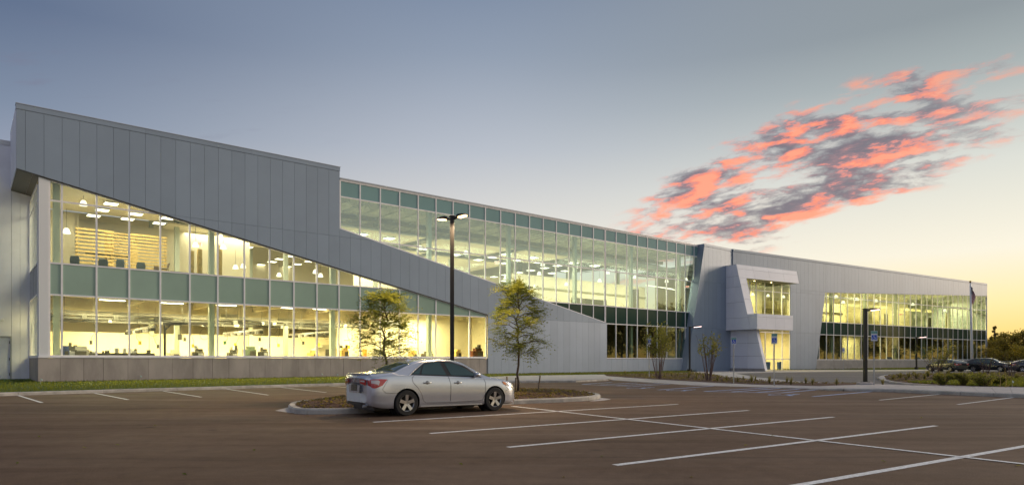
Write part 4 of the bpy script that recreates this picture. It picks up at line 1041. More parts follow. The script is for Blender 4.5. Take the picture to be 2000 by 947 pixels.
# upper-left meeting room: slat screens, desk chairs, table, board
for (x0, x1, v0, v1, Y, lab) in [(147, 204, 447, 530, 46.6, 'left'), (204, 254, 455, 520, 48.2, 'middle'), (254, 311, 459, 530, 47.4, 'right')]:
    r = empty('slat_screen', tuple(A(x0, Y, 7)), label='%s of three golden oak slat screens behind the upper left windows' % lab, cat='screen')
    za_, zb2 = ZV(v1 + 12, Y), ZV(v0, Y); a, b = A(x0, Y), A(x1, Y * 1.0)
    d = F1.d; L = (b - a).dot(d) * 1.02 / max(.3, (b - a).normalized().dot(d)); L = (b - a).length * 1.15
    n = 14
    for i in range(n):
        z = za_ + (zb2 - za_) * i / (n - 1); mb = MB(); p = a + Vector((0, 0, z))
        mb.prism([p, p + d * L, p + d * L + F1.n * .05, p + F1.n * .05], (0, 0, .12)); mb.obj('slat', M_SLAT, r)
    for f in (.05, .95):
        mb = MB(); p = a + d * L * f - F1.n * .06; mb.box((p.x, p.y, (za_ + zb2) / 2), (.06, .06, zb2 - za_ + .1), F1.rz); mb.obj('post', M_SLAT, r)
def office_chair(x, v, Y, rz, label):
    z0 = ZV(v, Y); p = A(x, Y, z0 - 1.1); r = empty('office_chair', tuple(p), rz, label=label, cat='chair', group='blue chairs in the upper left room')
    M = XF[r.name]
    def T(q): return M @ Vector(q)
    mb = MB()
    prof = [(-.27, .45), (.27, .45), (.30, .9), (.24, 1.12), (-.24, 1.12), (-.30, .9)]
    mb.prism([T((a, .25, b)) for a, b in prof], M.to_3x3() @ Vector((0, .09, 0))); mb.obj('backrest', M_DARKBLUE, r, bevel=.03)
    mb = MB(); mb.prism([T(q) for q in [(-.27, -.25, .42), (.27, -.25, .42), (.27, .28, .42), (-.27, .28, .42)]], (0, 0, .1)); mb.obj('seat', M_DARKBLUE, r, bevel=.03)
    mb = MB(); mb.tube([T((0, 0, .06)), T((0, 0, .42))], .04); mb.obj('post', M_STEEL, r)
    mb = MB()
    for k in range(5): a = k * 1.2566; mb.tube([T((0, 0, .08)), T((.3 * math.cos(a), .3 * math.sin(a), .04))], .025, 6)
    mb.obj('base', M_STEEL, r)
for a in [(142, 499, 43.5, .2, 'blue tub chair nearest the left corner of the upper floor'), (199, 505, 43.8, .3, 'low blue chair just right of the first full mullion upstairs'), (230, 506, 45.5, 0, 'blue chair in front of the pale board upstairs'), (278, 512, 46.5, .8, 'turned blue chair at the foot of the right slat screen')]: office_chair(*a)
def simple_chair(x, v, Y, rz, label):
    p = A(x, Y, ZV(v, Y) - .85); r = empty('side_chair', tuple(p), rz, label=label, cat='chair', group='small wooden chairs upstairs'); M = XF[r.name]
    T = lambda q: M @ Vector(q)
    for sx_ in (-.2, .2):
        for sy_ in (-.2, .2): mb = MB(); mb.tube([T((sx_ * 1.2, sy_ * 1.2, 0)), T((sx_, sy_, .45))], .02, 6); mb.obj('leg', M_BARK, r)
    mb = MB(); mb.prism([T(q) for q in [(-.22, -.22, .44), (.22, -.22, .44), (.22, .22, .44), (-.22, .22, .44)]], (0, 0, .04)); mb.obj('seat', M_BARK, r)
    mb = MB(); mb.prism([T(q) for q in [(-.22, .2, .55), (.22, .2, .55), (.2, .28, .9), (-.2, .28, .9)]], M.to_3x3() @ Vector((0, .03, 0))); mb.obj('backrest', M_BARK, r)
for a in [(307, 520, 46.5, .5, 'left of two small wooden chairs right of the slat screens'), (321, 515, 46.8, -.8, 'right of two small wooden chairs right of the slat screens')]: simple_chair(*a)
mb = MB(); c = A(221, 50.0); mb.box((c.x, c.y, 8.4), (2.6, .08, 1.5), F1.rz); o = mb.obj('whiteboard', M_WHITE); tag(o, 'pale board standing behind the blue chairs upstairs', 'whiteboard')
mb = MB(); c = A(218, 49.2); mb.box((c.x, c.y, ZV(497, 49.2)), (3.2, 1.0, .10), F1.rz); mb.box((c.x, c.y, ZV(497, 49.2) - .6), (.2, .4, 1.1), F1.rz)
tag(mb.obj('meeting_table', M_DARKBLUE), 'dark blue topped meeting table between the chairs upstairs', 'table')
mb = MB(); c = A(375, 46.7); mb.box((c.x, c.y, 7.1), (3.0, .8, .9), F1.rz); tag(mb.obj('bench', M_DARKBLUE, bevel=.05), 'long low blue bench behind the upper windows right of the chairs', 'bench')
for x, v, lab in [(374, 490, 'first'), (390, 487, 'second'), (411, 487, 'third'), (429, 480, 'fourth')]:
    Y = F1.P(F1.k(x), 0).y + 3.0; c = A(x, Y); zt = ZV(v, Y); mb = MB(); mb.box((c.x, c.y, (zt + 6.5) / 2), (.28, .28, zt - 6.5), F1.rz)
    tag(mb.obj('timber_post', M_SLAT), '%s from the left of four free-standing timber posts upstairs' % lab, 'post', 'timber posts upstairs')
def text_mesh(body, size, loc_fn, m, parent, name='lettering'):
    cu = bpy.data.curves.new('lettering', 'FONT'); cu.body = body; cu.size = size; cu.align_x = 'CENTER'; cu.align_y = 'CENTER'
    tmp = bpy.data.objects.new('tmp', cu); me = bpy.data.meshes.new_from_object(tmp); bpy.data.objects.remove(tmp)
    vs = [loc_fn(v.co.x, v.co.y) for v in me.vertices]; fs = [tuple(p.vertices) for p in me.polygons]; bpy.data.meshes.remove(me)
    mb = MB(); mb.add(vs, fs); return mb.obj(name, m, parent)
def exit_sign(x, v, Y, lab):
    p = A(x, Y, ZV(v, Y)); r = empty('exit_sign', tuple(p), label=lab, cat='exit sign')
    mb = MB(); mb.box(tuple(p), (.62, .08, .32)); mb.obj('housing', M_WHITE, r)
    text_mesh('EXIT', .28, lambda a, c: p + Vector((a, -.045, c)), L_EXIT, r)
exit_sign(386, 477.5, 49, 'red EXIT sign hung behind the upper left windows'); exit_sign(972, 513, 66, 'red EXIT sign hung behind the tall middle glazing'); exit_sign(1341, 560, 84, 'red EXIT sign near the leaning wall behind the middle glazing'); exit_sign(1759, 614, 114, 'red EXIT sign behind the upper windows of the far wing')

# workshop ------------------------------------------------------------------
def cable_tray(k0, k1, q, z, lab, boxes=True):
    r = empty('cable_tray', tuple(F1.P(k0, z, q)), label=lab, cat='cable tray')
    mb = MB()
    for dz_, w in ((0, .16), (.24, .12)): mb.prism([F1.P(k0, z + dz_, q), F1.P(k1, z + dz_, q), F1.P(k1, z + dz_, q + .2), F1.P(k0, z + dz_, q + .2)], (0, 0, w))
    mb.obj('rail', M_STEEL, r)
    k = k0 + .3
    while k < k1:
        mb = MB(); c = F1.P(k, z + .12, q + .25); s_ = random.uniform(.18, .42); mb.box(tuple(c), (s_, .16, random.uniform(.2, .34)), F1.rz); mb.obj('junction_box', random.choice([M_STEEL, M_STEEL, M_GALV]), r); k += random.uniform(.45, 1.2)
    k = k0 + .5
    while k < k1:
        mb = MB(); mb.tube([F1.P(k, z, q), F1.P(k, 5.7, q)], .015, 5); mb.obj('hanger', M_STEEL, r); k += 2.1
cable_tray(-.2, 12.6, -4.2, 4.15, 'long dark cable tray with boxes nearest the workshop windows')
cable_tray(0, 12.6, -11.5, 4.3, 'second dark cable tray deeper in the workshop')
def cross_tray(k, q0, q1, z, lab):
    r = empty('busway', tuple(F1.P(k, z, q0)), label=lab, cat='busway'); mb = MB(); mb.prism([F1.P(k, z, q0), F1.P(k, z, q1), F1.P(k + .07, z, q1), F1.P(k + .07, z, q0)], (0, 0, .16)); mb.obj('rail', M_GALV, r)
    q = q0 - .4
    while q > q1:
        mb = MB(); c = F1.P(k, z - .12, q); mb.box(tuple(c), (.3, .3, .22), F1.rz); mb.obj('plug_box', random.choice([M_STEEL, M_GALV, M_STEEL]), r); q -= random.uniform(.6, 1.1)
for k, lab in ((3.3, 'overhead busway with plug boxes left of the black gantry'), (7.6, 'overhead busway with plug boxes right of the black gantry'), (10.9, 'overhead busway with plug boxes behind the left young tree')): cross_tray(k, -4.6, -15, 3.75, lab)
# ducts
for k0, k1, q, z, rr, lab in [(-.2, 12.7, -8, 5.0, .35, 'round supply duct crossing the workshop ceiling'), (10.5, 21, -9, 13.6, .5, 'round duct below the roof behind the middle glazing'), (22, 36, -5.5, 13.2, .5, 'round duct below the roof near the leaning wall')]:
    mb = MB(); n = 10; mb.tube([F1.P(k0 + (k1 - k0) * i / n, z, q) for i in range(n + 1)], rr, 14); tag(mb.obj('duct', M_GALV, smooth=False), lab, 'duct')
# hanging cords with small boxes
ci = 0
for k, q, z, c in [(2.6, -3, 2.6, 'y'), (3.4, -5, 2.4, 'k'), (4.2, -3.5, 2.9, 'k'), (4.9, -6, 2.5, 'y'), (5.8, -3, 2.7, 'g'), (6.6, -5, 2.6, 'y'), (7.3, -3.2, 3.0, 'k'), (8.4, -5, 2.6, 'y'), (9.2, -3.8, 2.8, 'k'), (10.2, -5, 2.7, 'y'), (1.2, -4, 2.6, 'k'), (11.3, -3.2, 2.5, 'y')]:
    r = empty('hanging_cord', tuple(F1.P(k, z, q)), label='cord with a small %s outlet box, %s from the left in the workshop' % ({'y': 'yellow', 'k': 'black', 'g': 'green'}[c], ORD[[1.2, 2.6, 3.4, 4.2, 4.9, 5.8, 6.6, 7.3, 8.4, 9.2, 10.2, 11.3].index(k)]), cat='hanging cord', group='outlet cords over the workshop')
    pts = [F1.P(k + .10 * math.sin(j * 1.3 + k) * (j / 8), z + (5.2 - z) * (1 - j / 8), q) for j in range(9)]
    mb = MB(); mb.tube(pts[::-1], .013, 5); mb.obj('cord', M_STEEL, r)
    mb = MB(); mb.box(tuple(F1.P(k + .10 * math.sin(8 * 1.3 + k), z, q)), (.16, .12, .26), F1.rz); mb.obj('outlet_box', {'y': mat('yellow_plastic', (.7, .5, .02), .5), 'k': M_STEEL, 'g': mat('green_plastic', (.04, .2, .1), .5)}[c], r)
    if ci % 3 == 0:
        mb = MB(); c0 = F1.P(k + .5, z + .9, q); mb.tube([c0 + F1.d * (.32 * math.cos(a)) + Vector((0, 0, .42 * math.sin(a))) for a in [j * math.pi / 8 for j in range(17)]], .014, 5, cap=False); mb.obj('coiled_cable', M_STEEL, r)
    ci += 1
# black gantry hoist
gr = empty('gantry_hoist', tuple(A(363, 49)), label='black steel gantry hoist standing behind the workshop windows', cat='gantry')
Yg = 48.2
for x in (322, 409): mb = MB(); c = A(x, Yg); mb.box((c.x, c.y, 2.1), (.13, .13, 4.1), 0); mb.obj('leg', M_BLACK, gr)
a, b = A(319, Yg, ZV(632, Yg)), A(412, Yg, ZV(632, Yg)); mb = MB(); mb.box(tuple((a + b) / 2), ((b - a).length, .14, .22)); mb.obj('beam', M_BLACK, gr)
for x, s_ in ((322, 1), (409, -1)):
    p = A(x, Yg, ZV(645, Yg)); mb = MB(); mb.tube([p, p + Vector((s_ * .5, 0, .5))], .05, 6); mb.obj('brace', M_BLACK, gr)
p = A(352, Yg, ZV(634, Yg)); mb = MB(); mb.tube([p, p - Vector((0, 0, .7))], .02, 6); mb.box(tuple(p - Vector((0, 0, .9))), (.22, .22, .4)); mb.obj('hoist', M_STEEL, gr)
# machines and goods near the sill
EQ = [('work_bench', 134, 690, 1.0, 690 - 676, 43.0, M_STEEL, 'dark bench top just inside the first workshop window', 'bench'), ('cabinet', 127, 693, .5, 18, 41.6, mat('blue_enamel', (.02, .06, .25), .5), 'blue cabinet at the left end of the workshop', 'cabinet'),
      ('machine', 152, 693, 1.6, 17, 47, M_GALV, 'low grey machine behind the first workshop pane', 'machine'), ('assembly_table', 225, 693, 7.0, 4, 44.5, M_STEEL, 'long dark assembly table along the workshop windows', 'table'),
      ('console', 340, 693, .9, 10, 48, M_CREAM2, 'cream console between the gantry legs', 'console'), ('machine', 387, 693, .8, 12, 48, M_STEEL, 'dark machine beside the right gantry leg', 'machine'),
      ('cabinet', 488, 693, 1.0, 17, 52, mat('green_enamel', (.10, .14, .10), .5), 'grey-green cabinet in the middle of the workshop', 'cabinet'), ('machine', 514, 693, .7, 12, 52, M_STEEL, 'dark machine right of the grey-green cabinet', 'machine'),
      ('partition', 637, 693, 2.2, 20, 58, M_CREAM2, 'stepped cream partition beside the white workshop column', 'partition'), ('crate', 612, 693, .9, 9, 56, M_SLAT, 'brown crate left of the cream partition', 'crate'),
      ('crate', 672, 693, .8, 14, 60, M_SLAT, 'orange-brown crate in the right part of the workshop', 'crate'), ('machine', 727, 693, 1.7, 16, 60, mat('orange_enamel', (.75, .30, .02), .5), 'orange machine seen through the left young tree', 'machine'),
      ('cabinet', 808, 695, .8, 11, 60.2, M_SLAT, 'light brown cabinet left of the black lamp post', 'cabinet'), ('screen', 835, 695, 1.1, 9, 61, M_STEEL, 'dark computer screen behind the right workshop windows', 'screen'),
      ('cabinet', 893, 695, .7, 13, 61.5, M_SLAT, 'wooden cabinet right of the black lamp post', 'cabinet'), ('machine', 931, 695, 1.3, 15, 61.5, mat('brown_enamel', (.12, .03, .01), .5), 'dark red-brown machine in the last workshop window', 'machine'),
      ('equipment_stack', 454, 693, .7, 10, 51, M_STEEL, 'small dark equipment stack left of the round disc', 'equipment')]
for nm, x, v, w, hpx, Y, mm, lab, cat in EQ:
    Yf = F1.P(F1.k(x), 0).y; Y = max(Y, Yf + 1.4)
    c = A(x, Y); zt = ZV(v - hpx, Y); r = empty(nm, (c.x, c.y, .12), F1.rz, label=lab, cat=cat); M = XF[r.name]
    def lb(name, cx_, cy_, z0, z1, sx_, sy_, mt, bv=.015):
        mb = MB(); mb.prism([M @ Vector(q) for q in [(cx_ - sx_ / 2, cy_ - sy_ / 2, z0), (cx_ + sx_ / 2, cy_ - sy_ / 2, z0), (cx_ + sx_ / 2, cy_ + sy_ / 2, z0), (cx_ - sx_ / 2, cy_ + sy_ / 2, z0)]], (0, 0, z1 - z0)); return mb.obj(name, mt, r, bevel=bv)
    ht = zt - .12
    lb('base', 0, 0, 0, ht * .55, w, .7, mm); lb('upper_body', -w * .04, 0, ht * .55 + .01, ht * .9, w * .9, .6, mm); lb('top', w * .06, 0, ht * .9 + .01, ht, w * .55, .5, mm)
    lb('panel', w * .1, -.365, ht * .62, ht * .85, w * .4, .02, M_STEEL if mm is not M_STEEL else M_GALV)
    if nm in ('machine', 'assembly_table', 'equipment_stack', 'crate'):
        for j in range(max(2, int(w * 2.2))):
            s_ = random.uniform(.1, .25); lb('fitting', random.uniform(-w / 2, w / 2) * .9, random.uniform(-.2, .2), ht - .02, ht + random.uniform(.08, .38), s_, s_, random.choice([M_STEEL, M_GALV, M_WHITE, M_STEEL]))
c = A(457, 52, ZV(684, 52)); mb = MB(); mb.tube([c + Vector((0, -.05, 0)), c + Vector((0, .05, 0))], .34, 20); tag(mb.obj('reel', M_CREAM2), 'pale round disc standing near the middle of the workshop', 'reel')
c = A(716, F1.P(F1.k(760), 0).y + 2.6); 
mb = MB(); c = F1.P(13.6, 4.6, -3.2); mb.box(tuple(c), (1.6, .3, .5), F1.rz); tag(mb.obj('wall_heater', M_WHITE, bevel=.03), 'white wall unit high in the bay right of the left young tree', 'heater')
# stair flight against the partition left of lamp post
mb = MB()
for (kx, zx) in ((8.6, 4.6), (2.0, 4.5), (6.1, 4.75)):
    g_ = empty('air_grille', tuple(F1.P(kx, zx, -6.48)), label='dark louvred air grille on the workshop beam at bay %s' % {8.6: 'near the white column', 2.0: 'nearest the corner', 6.1: 'right of the gantry'}[kx], cat='grille')
    mb = MB(); mb.prism([F1.P(kx, zx, -6.49), F1.P(kx + .8, zx, -6.49), F1.P(kx + .8, zx + .3, -6.49), F1.P(kx, zx + .3, -6.49)], F1.n * .04); mb.obj('frame', M_CREAM2, g_)
    for j in range(5): mb = MB(); mb.prism([F1.P(kx + .04, zx + .03 + j * .055, -6.44), F1.P(kx + .76, zx + .03 + j * .055, -6.44), F1.P(kx + .76, zx + .055 + j * .055, -6.44), F1.P(kx + .04, zx + .055 + j * .055, -6.44)], F1.n * .03); mb.obj('louvre', M_STEEL, g_)
# far wing: low bench of furniture, dark objects behind the middle upper glass
for x, v, w, h_, lab in [(1160, 612, 3.4, 1.0, 'long low dark counter behind the middle upper glazing'), (1241, 600, .5, 2.6, 'tall dark cabinet behind the middle upper glazing')]:
    Y = F1.P(F1.k(x), 0).y + 2.5; c = A(x, Y); mb = MB(); mb.box((c.x, c.y, 6.5 + h_ / 2 + .3), (w, .7, h_ + .4), F1.rz); tag(mb.obj('counter' if w > 1 else 'cabinet', M_STEEL, bevel=.02), lab, 'furniture')
for x, lab in [(1522, 'right'), (1500, 'left')]:
    Y = F2.P(F2.k(x), 0).y + 2; c = A(x, Y); mb = MB(); mb.lathe((c.x, c.y, .1), [(.28, 0), (.30, .5), (.33, 1.0), (.3, 1.05)], 12); tag(mb.obj('litter_bin', mat('bin_blue', (.02, .06, .2), .5)), '%s of two dark blue bins inside the entrance' % lab, 'bin')

# ------------------------------------------------------------------ trees
def leaf_fan(mb, p, d, n, size, droop=.3):
    """a compound leaf: leaflets in pairs along a short stalk"""
    d = d.normalized(); up = Vector((0, 0, 1)); s = d.cross(up)
    if s.length < .1: s = Vector((1, 0, 0))
    s.normalize(); L = size * 4.5
    for i in range(n):
        f = (i + 1) / n; c = p + d * (L * f) + Vector((0, 0, -droop * L * f * f))
        for sg in (-1, 1):
            a = (d * .45 + s * sg + Vector((0, 0, random.uniform(-.5, .2)))).normalized() * size * random.uniform(.8, 1.2); w = d * size * .26
            mb.add([c, c + a * .5 + w, c + a, c + a * .5 - w], [(0, 1, 2, 3)])
def young_tree(base, H_, crown, label, seed, n_limb=26, dens=.85, leaf=.095):
    random.seed(seed)
    r = empty('young_tree', tuple(base), label=label, cat='tree', group='young trees in the parking island')
    base = Vector(base); tr = MB(); lf = MB()
    pts = [base + Vector((.04 * noise.noise(Vector((seed, i * .7, 0))) * i, .03 * noise.noise(Vector((seed, i * .9, 5))) * i, H_ * i / 12)) for i in range(13)]
    tr.tube(pts, [.045 * (1 - i / 12.5) ** .7 + .005 for i in range(13)], 8)
    for i in range(n_limb):
        f = crown[0] + (.97 - crown[0]) * (i + .5) / n_limb; k = min(11, int(f * 12)); p = pts[k].lerp(pts[k + 1], f * 12 - k)
        a = i * 2.4 + random.uniform(-.5, .5); g = (f - crown[0]) / (1 - crown[0]); L = crown[1] * (math.sin(math.pi * min(1, .18 + g * .82)) ** .7) * random.uniform(.65, 1.15)
        if g > .85: L *= .7
        el = .35 + .5 * g + random.uniform(-.15, .15); d = Vector((math.cos(a) * math.cos(el), math.sin(a) * math.cos(el), math.sin(el)))
        q = [p + d * (L * j / 5) + Vector((0, 0, -.22 * L * (j / 5) ** 2)) for j in range(6)]
        for j in range(1, 6): q[j] += Vector((random.uniform(-.05, .05), random.uniform(-.05, .05), random.uniform(-.04, .04))) * L
        tr.tube(q, [.016 * (1 - j / 6) + .003 for j in range(6)], 5)
        for j in range(int(9 * dens)):
            t_ = .25 + .75 * random.random(); kk = min(4, int(t_ * 5)); b = q[kk].lerp(q[kk + 1], t_ * 5 - kk)
            dd = (d + Vector((random.uniform(-1, 1), random.uniform(-1, 1), random.uniform(-.5, .4))) * .95).normalized(); l2 = L * random.uniform(.15, .42)
            tw = [b, b + dd * l2 * .5 + Vector((0, 0, -.02)), b + dd * l2 + Vector((0, 0, -.10 * l2))]
            tr.tube(tw, [.005, .004, .002], 4, cap=False)
            for m in range(7):
                pp = tw[0].lerp(tw[2], .2 + .8 * random.random()); leaf_fan(lf, pp, (dd + Vector((random.uniform(-1, 1), random.uniform(-1, 1), random.uniform(-.8, .4)))), 4, leaf * random.uniform(.7, 1.2))
    tr.obj('trunk', M_BARK, r, smooth=True); lf.obj('crown', M_LEAF, r)
    return r
t2 = G(1012, 765, .22); Ht2 = ZV(556, t2.y) - .22
young_tree(t2, Ht2, (.33, 1.02), 'young honey locust with straight trunk between wooden stakes at the island end', 5, 32, .85)
t1 = A(752, 23.2, .22); Ht1 = ZV(577, t1.y) - .22
young_tree(t1, Ht1, (.36, 1.10), 'young honey locust rising behind the silver car roof, left of the black lamp post', 11, 26)
# thin support stakes
random.seed(3)
for x, v0, v1, lean_, lab in [(1050, 733, 764, .10, 'wooden stake leaning right of the island tree'), (991, 735, 765, -.02, 'wooden stake just left of the island tree'), (1007.5, 737, 764, .0, 'thin stake close beside the island tree trunk')]:
    b = G(x, v1, .2); h = ZV(v0, b.y) - .2; mb = MB(); mb.tube([b - Vector((0, 0, .2)), b + Vector((lean_, 0, h))], [.03, .028], 6); mb.tube([b + Vector((lean_ * .9, 0, h * .93)), b + Vector((lean_ * .95, 0, h * .97))], .034, 6)
    tag(mb.obj('tree_stake', M_WOOD), lab, 'stake')

def shrub(base, h, w, label, seed, stems=14, leaf_from=.45, dens=1.0, group=None, lm=None, name='shrub', ls=.07, cat='shrub', stemr=.016):
    random.seed(seed); base = Vector(base); r = empty(name, tuple(base), label=label, cat=cat)
    if group: r['group'] = group
    st = MB(); lf = MB()
    for i in range(stems):
        a = random.uniform(0, 6.28); rr = w / 2 * random.uniform(.3, 1); hh = h * random.uniform(.7, 1); top = base + Vector((rr * math.cos(a), rr * math.sin(a), hh)); b0 = base + Vector((math.cos(a), math.sin(a), 0)) * w * .06
        q = [b0.lerp(top, j / 5) + Vector((0, 0, .10 * h * math.sin(math.pi * j / 5))) + Vector((random.uniform(-1, 1), random.uniform(-1, 1), 0)) * w * .02 for j in range(6)]
        st.tube(q, [stemr * (1 - j / 6.5) + .003 for j in range(6)], 5)
        for j in range(int(8 * dens)):
            t_ = leaf_from * .6 + (1 - leaf_from * .6) * random.random(); kk = min(4, int(t_ * 5)); b = q[kk].lerp(q[kk + 1], t_ * 5 - kk); dd = Vector((random.uniform(-1, 1), random.uniform(-1, 1), random.uniform(-.1, 1.2))).normalized(); l2 = h * random.uniform(.06, .18)
            st.tube([b, b + dd * l2], [.005, .002], 4, cap=False)
            if t_ > leaf_from:
                for m in range(int(14 * dens)):
                    p = b + dd * l2 * random.random() * 1.1 + Vector((random.gauss(0, 1), random.gauss(0, 1), random.gauss(0, 1))) * w * .035
                    u = Vector((random.uniform(-1, 1), random.uniform(-1, 1), random.uniform(-1, 1))).normalized() * ls * random.uniform(.5, 1); v_ = u.cross(Vector((random.uniform(-1, 1), random.uniform(-1, 1), 1))).normalized() * ls * .4
                    lf.add([p - u, p + v_, p + u, p - v_], [(0, 1, 2, 3)])
    st.obj('stems', M_TWIG, r); lf.obj('foliage', lm or M_LEAFB, r); return r
b = G(1287, 739, .08); shrub(b, ZV(636, b.y), 2.6, 'many-stemmed shrub with yellowing leaves in front of the dark windows', 21, 20, .40, 1.0, ls=.10)
b = G(1384, 743, .08); shrub(b, ZV(652, b.y), 2.0, 'sparse many-stemmed shrub before the leaning grey wall', 22, 22, .5, .6, ls=.10)
b = A(1828, 66, .15); shrub(b, 2.9, 3.8, 'olive many-stemmed shrub in front of the dark parked car', 23, 22, .25, .75, ls=.09)
b = A(1926, 64, .15); shrub(b, 2.0, 3.0, 'sparse olive shrub right of the flagpole', 24, 14, .3, .35)
b = A(1975, 52, .15); shrub(b, 1.9, 2.6, 'thin twiggy shrub at the right edge of the circle island', 25, 12, .3, .35)
for i, (x, v, w, h, lab) in enumerate([(1841, 752, 1.2, 1.0, 'leafy green bush at the kerb of the circle island'), (1882, 752, 1.1, 1.1, 'leafy green bush below the flagpole'), (1922, 754, 1.8, 1.0, 'wide green bush right of the flagpole base'), (1950, 752, 1.2, .8, 'low green bush near the right edge'),
                                      (1862, 742, 1.0, .7, 'small green bush behind the kerbside bushes'), (1905, 742, 1.2, .8, 'green bush just left of the flagpole foot')]):
    b = G(x, v, .12); shrub(b, h * .58, w, lab, 40 + i, 18, .05, 1.1, lm=M_LEAFB, ls=.05, name='bush', cat='bush', group='bushes on the circle island')
for i, (x, lab) in enumerate([(1953, 'left'), (1964, 'right')]):
    b = G(x, 756, .12); r = empty('sapling', tuple(b), label='%s of two thin pale sapling stems at the right kerb' % lab, cat='sapling'); mb = MB(); mb.tube([b + Vector((.03 * math.sin(j), 0, j * .16)) for j in range(7)], [.018 - j * .002 for j in range(7)], 6); mb.obj('stem', M_SLAT, r)
# tufts of ornamental grass
def tuft_mesh(seed, n=46, h=.5, w=.28):
    random.seed(seed); mb = MB()
    for i in range(n):
        a = random.uniform(0, 6.28); o = Vector((math.cos(a), math.sin(a), 0)); hh = h * random.uniform(.5, 1.1); sp = w * random.uniform(.2, 1); b0 = o * .03; m_ = o * sp * .45 + Vector((0, 0, hh * .7)); tp = o * sp + Vector((0, 0, hh)); s = Vector((-o.y, o.x, 0)) * .012
        mb.add([b0 - s, b0 + s, m_ + s * .8, m_ - s * .8, tp], [(0, 1, 2, 3), (3, 2, 4)])
    return mb
tufts = [tuft_mesh(s_).obj('grass_tuft', M_TUFT) for s_ in (1, 2, 3)]
TP = [(1170, 731.5, .7), (1184, 731.6, .5), (1191, 731.5, .5), (1221, 732.5, .9), (1250, 733.5, .7), (1262, 735, .6), (1298, 735.5, .7), (1312, 734, .8), (1324, 734.6, .7), (1348, 733, .9), (1361, 734, .7), (1345, 738, 1.0), (1360, 740, .8), (1374, 739, .7), (1403, 739, .6), (1401, 744, .7), (1419, 742, .7), (1433, 744, .7),
      (1441, 744.5, .7), (1452, 741.5, .6), (1468, 745.5, 1.0), (1475, 744, .7), (1503, 748, .9), (1537, 747.5, .8), (1545, 750.5, .9), (1574, 749.2, .8), (1587, 751, .8), (1634, 752, .8), (1724, 753, .8)]
TC = [(1744, 741, 1.2), (1758, 738, 1.5), (1775, 737, 1.4), (1770, 742, 1.1), (1790, 739, 1.6), (1806, 740, 1.3), (1812, 735, 1.8), (1835, 737, 1.6), (1850, 738, 1.2), (1852, 733, 1.7), (1874, 738, 1.5), (1893, 736, 1.5), (1915, 737, 1.6), (1938, 737, 1.5), (1963, 738, 1.4), (1785, 734, 1.4), (1985, 740, 1.5), (1826, 742, 1.0), (1972, 745, 1.2)]
TP.sort(); TC.sort()
used = set()
for j, (lst, where, grp, z) in enumerate([(TP, 'along the long mulch bed', 'grass tufts in the long bed', .08), (TC, 'on the circle island', 'grass tufts on the circle island', .12)]):
    for i, (x, v, s_) in enumerate(lst):
        k = (i + j) % 3; o = tufts[k] if k not in used else tufts[k].copy()
        if k in used: COL.objects.link(o)
        used.add(k); move(o, G(x, v, z), random.uniform(0, 6), (s_, s_, s_ * (1 if j == 0 else .62))); tag(o, 'straw-green grass tuft, %s from the left %s' % (ORD[i], where), 'grass tuft', grp)

# background trees: clumps of leaf faces on a limbed trunk
def big_tree(seed, h, w, conical=False, n=2600, ls=.34):
    random.seed(seed); r = empty('tree', (0, 0, 0)); tr = MB(); lf = MB()
    tr.tube([(0, 0, 0), (.1, .05, h * .35), (0, .1, h * .65), (.05, 0, h * .9)], [h * .022, h * .017, h * .011, .03], 7)
    cl = []
    for i in range(34 if not conical else 40):
        if conical:
            f = random.random() ** .8; z = h * (.15 + .82 * f); rr = w / 2 * (1 - f) * random.uniform(.5, 1.05) + .1; cs = w * .10 * (1.25 - f)
        else:
            f = random.uniform(-1, 1); z = h * (.58 + .36 * f); rr = w / 2 * math.sqrt(max(0, 1 - f * f)) * random.uniform(.25, 1); cs = w * random.uniform(.09, .17)
        a = random.uniform(0, 6.28); c = Vector((rr * math.cos(a), rr * math.sin(a), z)); cl.append((c, cs))
        tr.tube([Vector((0, 0, z * .62)), Vector((0, 0, z * .62)).lerp(c, .5) + Vector((0, 0, -.03 * h)), c], [h * .006, h * .004, .02], 5, cap=False)
    for i in range(n):
        c, cs = cl[i % len(cl)]; g = Vector((random.gauss(0, 1), random.gauss(0, 1), random.gauss(0, .8))); p = c + g * cs * .62
        u = Vector((random.uniform(-1, 1), random.uniform(-1, 1), random.uniform(-1, 1))).normalized() * ls * random.uniform(.4, 1); v_ = u.cross(Vector((random.uniform(-1, 1), random.uniform(-1, 1), 1))).normalized() * ls * .45
        lf.add([p - u, p + v_, p + u, p - v_], [(0, 1, 2, 3)])
    t_ = tr.obj('trunk', M_BARK, r, own=False); c_ = lf.obj('crown', M_LEAFT, r, own=False); return r
BT = [big_tree(61, 9, 8), big_tree(62, 10, 7.5), big_tree(63, 10, 5, True), big_tree(64, 7, 8)]
for b_ in BT: b_['category'] = 'tree'
placed = set()
def bt(k, loc, sc, label, group):
    o = BT[k] if k not in placed else copy_tree(BT[k]); placed.add(k); move(o, loc, random.uniform(0, 6.28), sc); o['label'] = label; o['group'] = group; return o
random.seed(17)
bt(2, A(1943, 150, 0), .92, 'tall pointed tree at the right end of the far wing', 'trees beyond the far wing')
for k, x, Y, s_, lab in [(0, 1931, 140, .62, 'low rounded tree touching the corner of the far wing'), (0, 1968, 138, .80, 'round olive-gold tree right of the pointed tree'), (1, 1998, 135, .74, 'reddish tree cut by the right edge of the picture'), (3, 1956, 165, 1.05, 'pale tree top behind the round olive-gold tree'), (3, 1984, 170, 1.2, 'far tree between the round one and the right edge'), (3, 1940, 122, .55, 'low dense tree behind the second parked car'), (3, 1985, 120, .6, 'low dark tree at the right edge behind the parked cars'), (1, 2030, 138, .9, 'tree just outside the right edge'), (0, 2075, 142, .9, 'tree further outside the right edge')]:
    bt(k, A(x, Y, 0), s_, lab, 'trees beyond the far wing')
i = 0
